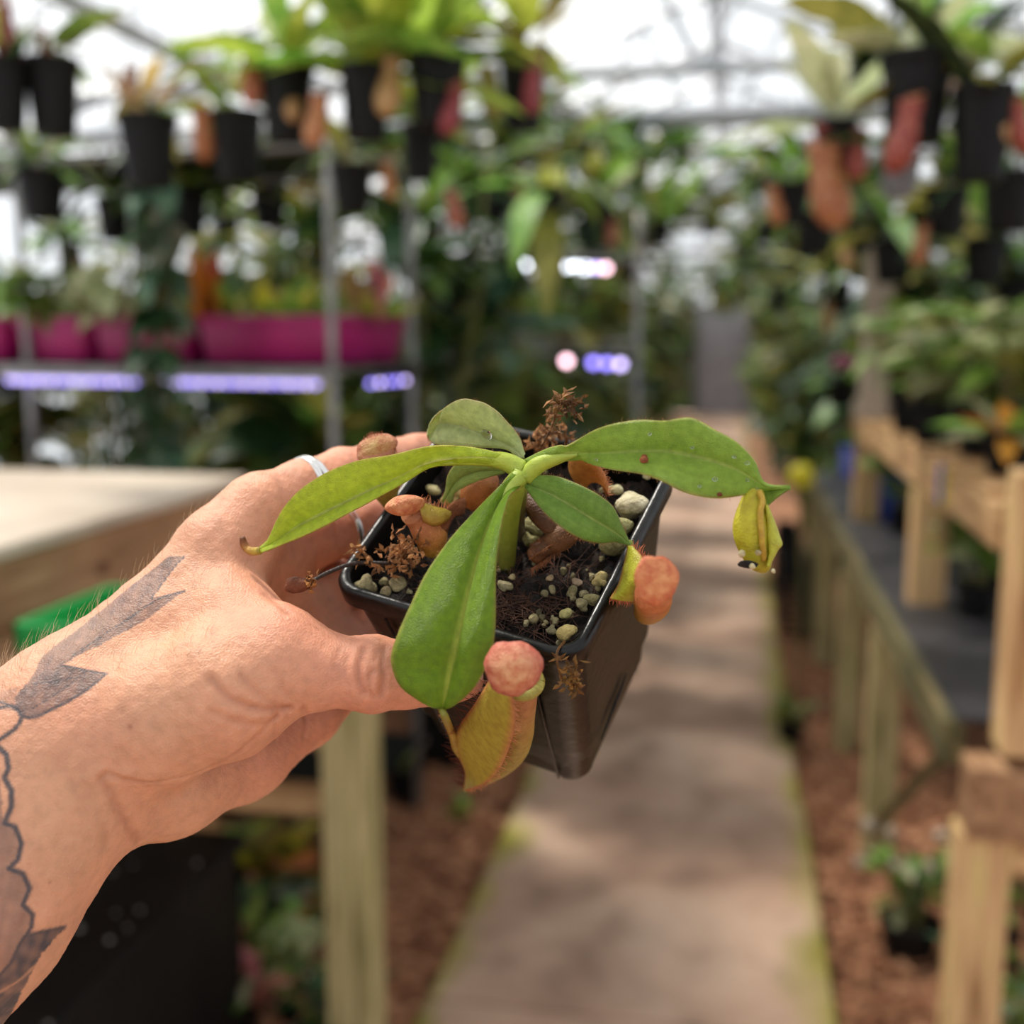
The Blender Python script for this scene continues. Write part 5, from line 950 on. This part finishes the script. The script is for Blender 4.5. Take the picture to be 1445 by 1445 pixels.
def surface_nets(fn, lo, hi, h):
    n = np.ceil((hi - lo) / h).astype(int) + 1
    ax = [lo[i] + h * np.arange(n[i]) for i in range(3)]
    B_ = 6; nb = -(-n // B_); bc = np.stack(np.meshgrid(*[lo[i] + h * (B_ * np.arange(nb[i]) + (B_ - 1) / 2) for i in range(3)], indexing='ij'), -1)
    dc = fn(bc.reshape(-1, 3)).reshape(nb); V = np.repeat(np.repeat(np.repeat(dc, B_, 0), B_, 1), B_, 2)[:n[0], :n[1], :n[2]].copy()
    near = np.repeat(np.repeat(np.repeat(np.abs(dc) < h * B_ * 1.15 + .006, B_, 0), B_, 1), B_, 2)[:n[0], :n[1], :n[2]]
    gi = np.argwhere(near); V[near] = fn(lo + h * gi); S_ = V < 0
    cs = np.zeros(n - 1, int)
    for dx in (0, 1):
        for dy in (0, 1):
            for dz in (0, 1): cs += S_[dx:n[0] - 1 + dx, dy:n[1] - 1 + dy, dz:n[2] - 1 + dz]
    act = (cs > 0) & (cs < 8); idx = -np.ones(n - 1, int); cells = np.argwhere(act); idx[act] = np.arange(len(cells))
    acc = np.zeros((len(cells), 3)); cnt = np.zeros(len(cells)); cr = [np.array(c) for c in np.ndindex(2, 2, 2)]
    for a in cr:
        for d in range(3):
            if a[d]: continue
            b = a.copy(); b[d] = 1
            va = V[tuple((cells + a).T)]; vb = V[tuple((cells + b).T)]; m = (va < 0) != (vb < 0)
            t = np.where(m, va / np.where(m, va - vb, 1), 0); acc += np.where(m[:, None], a + t[:, None] * (b - a), 0); cnt += m
    verts = lo + h * (cells + acc / cnt[:, None]); F = []
    for d in range(3):
        sl0 = [slice(None)] * 3; sl1 = [slice(None)] * 3; sl0[d] = slice(0, -1); sl1[d] = slice(1, None)
        ch = S_[tuple(sl0)] != S_[tuple(sl1)]; e = np.argwhere(ch); o1, o2 = (d + 1) % 3, (d + 2) % 3
        e = e[(e[:, o1] > 0) & (e[:, o2] > 0) & (e[:, o1] < n[o1] - 1) & (e[:, o2] < n[o2] - 1)]
        q = []
        for (i, j) in ((-1, -1), (0, -1), (0, 0), (-1, 0)):
            c = e.copy(); c[:, o1] += i; c[:, o2] += j; q.append(idx[tuple(c.T)])
        q = np.stack(q, -1); ins = S_[tuple(e.T)]; q[~ins] = q[~ins][:, ::-1]; F.append(q)
    return verts, np.vstack(F)
def subdiv(v, q):
    e = np.sort(np.stack([q, np.roll(q, -1, 1)], -1).reshape(-1, 2), 1); ue, inv = np.unique(e, axis=0, return_inverse=True); inv = inv.reshape(-1, 4)
    n = len(v); em = v[ue].mean(1); fm = v[q].mean(1); ei = n + inv; fi = n + len(ue) + np.arange(len(q))
    nq = [np.stack([q[:, i], ei[:, i], fi, ei[:, (i - 1) % 4]], -1) for i in range(4)]
    return np.vstack([v, em, fm]), np.vstack(nq)
def grad(fn, p, e=2e-4):
    K = np.array([(1, -1, -1), (-1, -1, 1), (-1, 1, -1), (1, 1, 1.0)]); return sum(k * fn(p + k * e)[:, None] for k in K) / (4 * e)
def onto(fn, v, it=2):
    for _ in range(it):
        g = grad(fn, v); v = v - (fn(v) / (np.sum(g * g, 1) + 1e-9))[:, None] * g
    return v
_all = [j for c in ARM + PALM + [THUMB, INDEX, MIDDLE, RINGF, PINKY] for j in c]
lo = np.min([j[0] - j[1] for j in _all], 0) - .008; hi = np.max([j[0] + j[1] for j in _all], 0) + .008
hv, hq = surface_nets(sdf, lo, hi, .0028)
hv = onto(sdf, hv); hv, hq = subdiv(hv, hq); hv = onto(sdf, hv, 1); hv, hq = subdiv(hv, hq)
hn = grad(sdf, hv); hn /= np.linalg.norm(hn, axis=1)[:, None]
bvh = BVHTree.FromPolygons([tuple(x) for x in hv], [tuple(map(int, x)) for x in hq])
def cast(u, v_):
    r = ray(u, v_); h = bvh.ray_cast(Vector(CC), Vector(r).normalized()); return None if h[0] is None else np.array(h[0])
def pol3(pts, n=None):
    p = crom(np.array(pts, float), n or 8 * len(pts)); return [q for q in (cast(*x) for x in p) if q is not None]
def pdist(pts, near=.012):
    """distance of the hand's vertices to a surface polyline"""
    pts = np.array(pts); d = np.full(len(hv), 1.0); lo_, hi_ = pts.min(0) - near, pts.max(0) + near
    m = np.all((hv > lo_) & (hv < hi_), 1); q = hv[m]; dm = np.full(len(q), 1.0)
    for a, b in zip(pts[:-1], pts[1:]):
        if np.linalg.norm(a - b) > .02: continue
        ba = b - a; t = np.clip((q - a) @ ba / (ba @ ba + 1e-12), 0, 1); dm = np.minimum(dm, np.linalg.norm(q - a - t[:, None] * ba, axis=1))
    d[m] = dm; return d
CRE = [([(513, 914), (507, 938), (507, 961), (513, 978)], .9, 1.2), ([(528, 946), (522, 954), (522, 973), (527, 984)], .6, .9), ([(543, 914), (540, 938), (542, 954), (538, 980)], .8, 1.1), ([(491, 925), (488, 945), (491, 965)], .25, 1.0), ([(478, 920), (475, 940), (478, 955)], .2, 1.0), ([(553, 918), (551, 940)], .2, .9), ([(533, 918), (530, 932)], .3, .8),
       ([(298, 958), (323, 985), (359, 999), (389, 1003), (408, 1001)], .9, 1.4), ([(342, 954), (359, 975), (382, 992), (405, 1000)], .55, 1.3), ([(387, 947), (399, 970), (413, 987), (428, 995)], .35, 1.2), ([(296, 1004), (330, 1018), (366, 1023), (390, 1012)], .5, 1.3), ([(250, 985), (285, 1012), (320, 1030)], .2, 1.5),
       ([(143, 1100), (162, 1131), (186, 1173), (196, 1188)], .8, 1.3), ([(150, 1092), (198, 1102), (262, 1096), (335, 1062), (392, 1012)], .5, 1.0), ([(428, 1000), (432, 1020), (429, 1040)], .6, 1.0), ([(390, 1015), (388, 1045)], .3, 1.0),
       ([(120, 1110), (140, 1150), (150, 1190)], .3, 1.5), ([(75, 1070), (110, 1120), (128, 1160)], .25, 1.6), ([(407, 864), (388, 848), (375, 840)], .5, 1.4), ([(450, 770), (447, 790), (446, 810)], .3, .9), ([(505, 862), (512, 880)], .4, .9), ([(470, 740), (474, 770)], .4, .9), ([(486, 668), (492, 690)], .3, .8), ([(392, 672), (402, 700), (404, 720)], .3, 1.5)]
disp = np.zeros(len(hv)); redn = np.zeros(len(hv))
for pts, dep, wd in CRE:
    p3 = pol3(pts)
    if len(p3) < 2: continue
    d = pdist(p3); g = np.exp(-(d / (wd * 1e-3)) ** 2); disp -= dep * 1e-3 * g; disp += dep * .14e-3 * np.exp(-((d - wd * 2.1e-3) / (wd * 1e-3)) ** 2) * (d < .9); redn += .55 * min(1, dep) * g
for (u, v_, dep, wd) in ((527, 935, -.0, 3), (214, 1097, .9, 4), (182, 1092, .8, 3), (270, 1122, .5, 5)):
    c = cast(u, v_)
    if c is not None: disp += dep * 1e-3 * np.exp(-(np.linalg.norm(hv - c, axis=1) / (wd * 1e-3)) ** 2)
# ---- ink
uv = proj(hv); face = np.sum(hn * (CC - hv), 1) > 0
def inpoly(poly):
    x, y = uv[:, 0], uv[:, 1]; c = np.zeros(len(x), bool); n = len(poly)
    for i in range(n):
        (x1, y1), (x2, y2) = poly[i], poly[(i + 1) % n]
        c ^= ((y1 > y) != (y2 > y)) & (x < (x2 - x1) * (y - y1) / (y2 - y1 + 1e-9) + x1)
    return c & face
ink = np.zeros(len(hv))
T2 = [(-4, 1053), (9, 1065), (12, 1084), (6, 1097), (16, 1116), (16, 1139), (6, 1162), (21, 1167), (30, 1190), (25, 1213), (12, 1226), (32, 1233), (42, 1254), (32, 1277), (46, 1291), (44, 1309), (28, 1332), (14, 1360), (-3, 1379), (-30, 1400)]
LINES = [([(-4, 1046), (21, 1028), (30, 1010), (18, 996), (-4, 1000)], 2.6), (T2, 3.0), ([(37, 1321), (64, 1314), (92, 1309)], 2.6), ([(88, 939), (115, 945), (150, 951)], 1.8), ([(150, 951), (115, 978), (83, 996), (46, 1012), (28, 1008)], 2.2), ([(260, 834), (230, 843), (200, 860), (170, 880)], 1.6), ([(260, 785), (230, 821), (214, 846)], 1.4), ([(120, 948), (95, 968), (70, 985), (45, 1000)], 1.2), ([(-5, 1412), (25, 1385), (60, 1360)], 0), ([(45, 965), (75, 962), (110, 955)], 1.2), ([(-30, 985), (5, 992), (28, 1005)], 1.6), ([(190, 868), (150, 893), (100, 928)], 1.2),
         ([(-10, 1180), (-40, 1200), (-90, 1210)], 2.5), ([(-10, 1060), (-60, 1100), (-120, 1160)], 2.5)]
for pts, wpx in LINES:
    if wpx <= 0: continue
    a = crom(np.array(pts, float), 12 * len(pts)) if wpx < 2.9 else np.vstack([np.linspace(p, q, 6) for p, q in zip(pts[:-1], pts[1:])])
    p3 = [q for q in (cast(*x) for x in a) if q is not None]
    if len(p3) > 1: ink = np.maximum(ink, .92 * np.exp(-(pdist(p3) / (wpx * .00023 * 1.25)) ** 4))
def nz(s, seed): k = np.random.default_rng(seed); K = k.normal(size=(8, 3)) * s; return np.mean(np.sin(hv @ K.T + k.uniform(0, 6.28, 8)), 1) * 2
FILL = [([(260, 785), (230, 821), (216, 844), (260, 834), (207, 874), (161, 900), (115, 923), (87, 939), (40, 965), (60, 925), (120, 880), (180, 830), (240, 785)], .62), ([(88, 939), (150, 951), (115, 978), (83, 996), (46, 1012), (28, 1008), (20, 985), (41, 960)], .66),
        ([(37, 1321), (92, 1309), (60, 1345), (10, 1440), (-60, 1500), (-90, 1450), (-20, 1390), (14, 1360)], .84), ([(-5, 1056)] + T2[6:] + [(-120, 1400), (-120, 1200)], .50), ([(0, 975), (25, 970), (28, 1005), (-5, 1000), (-60, 1060), (-80, 1020)], .30)]
for poly, s in FILL: ink = np.maximum(ink, inpoly(poly) * s * (1 + .16 * nz(900, 3) + .12 * nz(300, 4)))
# a bare, un-inked line through the dark area
p3 = pol3([(-10, 1405), (25, 1385), (62, 1352)])
if len(p3) > 1: ink *= 1 - .75 * np.exp(-(pdist(p3) / .0006) ** 2)
for (u, v_, r) in ((183, 1026, 3.5), (214, 875, 1.5), (240, 868, 1.2), (447, 887, 2.2), (70, 1245, 1.3), (300, 905, 1.0), (535, 659, 2)):
    c = cast(u, v_)
    if c is not None: redn += 1.2 * np.exp(-(np.linalg.norm(hv - c, axis=1) / (r * .00023)) ** 2)
disp += .00018 * nz(420, 5) + .00010 * nz(1100, 6)
hv2 = hv + hn * disp[:, None]
# ---- pigment: paler palm, pinker fingers and knuckles
t_f = np.clip((uv[:, 0] - 250) / 250, 0, 1)
skin = np.array(lin((214, 158, 122))); pink = np.array(lin((220, 146, 116))); crease = np.array(lin((150, 84, 64)))
red = np.clip(.25 + .55 * t_f + .25 * nz(70, 8), 0, 1)
cols = skin * (1 - red[:, None]) + pink * red[:, None]
cols *= (1 + .05 * nz(160, 9) + .03 * nz(600, 10))[:, None]
k = np.clip(redn, 0, 1)[:, None] * .65; cols = cols * (1 - k) + crease * k
k = np.clip(ink, 0, .95)[:, None]; cols = cols * (1 - k) + np.array(lin((52, 60, 70))) * k
m_skin = pmat('skin', [(240, 240, 240), (250, 250, 250), (255, 255, 255)], 300, .46, .30, 1500, attr=True, sss=.22, spec=.42)
person = root('person', P(-620, 1800, .33), 'tattooed left forearm and hand with silver rings, holding up a small potted plant', 'person')
hand = part('hand_and_forearm', hv2, hq, m_skin, person, cols=np.clip(cols, 0, 1), label='tanned hand, thumb in front and fingers behind the pot, forearm tattooed in grey and black')
# ---- fine pale arm hair
mh = MB(); cand = np.where((uv[:, 0] > -40) & (uv[:, 0] < 300) & (uv[:, 1] < 1130) & (hn @ CU > .1) & (np.abs(hn @ CF) < .75))[0]
ed = outimg(.8, -.6)
for i in RNG.choice(cand, 420):
    d = hn[i] * .8 + ed * .75 + RNG.normal(0, .22, 3); d /= np.linalg.norm(d); l = RNG.uniform(.003, .0075) * (.6 if uv[i, 0] > 200 else 1); p0 = hv2[i]
    q, ff = tube([p0 - d * .0003, p0 + d * l * .5, p0 + d * l + ed * l * .3], [.00006, .00005, .00002], 3, False); mh.add(q, ff)
mh.build('arm_hair', pmat('arm_hair', [(205, 180, 150), (235, 215, 185)], 50, .4, trans=.3), hand, kind='stuff')
# ---- nails
m_nail = pmat('nail', [(226, 172, 156), (236, 188, 170)], 60, .25)
for ch, up in ((THUMB, TC * .8 + CU * .4), (INDEX, CU), (MIDDLE, CF), (RINGF, CF), (PINKY, CF)):
    (a, ra), (b, rb) = ch[-2], ch[-1]; T = (b - a) / np.linalg.norm(b - a); n_ = up - T * (up @ T); n_ /= np.linalg.norm(n_); s_ = np.cross(T, n_)
    q, ff = lump((0, 0, 0), 1, 2, 0, 1); c = b + n_ * (rb * .72) - T * rb * .1
    part('fingernail', c + q[:, :1] * T * rb * .95 + q[:, 1:2] * s_ * rb * .72 + q[:, 2:] * n_ * rb * .36, ff, m_nail, hand)
# ---- rings
m_silver = pmat('silver', [(205, 203, 200), (232, 230, 226)], 90, .22, metal=1)
def band(c, T, r, wpx, tilt=0.0):
    T = T / np.linalg.norm(T); x = np.cross(T, CF); x /= np.linalg.norm(x); y = np.cross(T, x); a = np.linspace(0, 2 * math.pi, 41)
    v_, f_ = tube(np.array([c + (x * math.cos(t) + y * math.sin(t)) * r + T * tilt * math.cos(t) for t in a]), wpx, 8, False, up=T, sx=1.25, sy=.6); return v_, f_
def ring_at(ch, i, t):
    (a, ra), (b, rb) = ch[i], ch[i + 1]; return a + (b - a) * t, b - a, ra + (rb - ra) * t
c, T, r = ring_at(INDEX, 1, .18); Tn = T / np.linalg.norm(T)
mm = MB(); mm.add(*band(c - Tn * .0012, T, r + .0008, .0011, .0012)); mm.add(*band(c + Tn * .0022, T, r + .0008, .0011, -.0012)); mm.build('ring', m_silver, person, label='wide silver double-band ring')
c, T, r = ring_at(MIDDLE, 1, .62); mm = MB(); mm.add(*band(c, T, r + .0006, .0011)); mm.build('ring', m_silver, person, label='plain narrow silver ring')
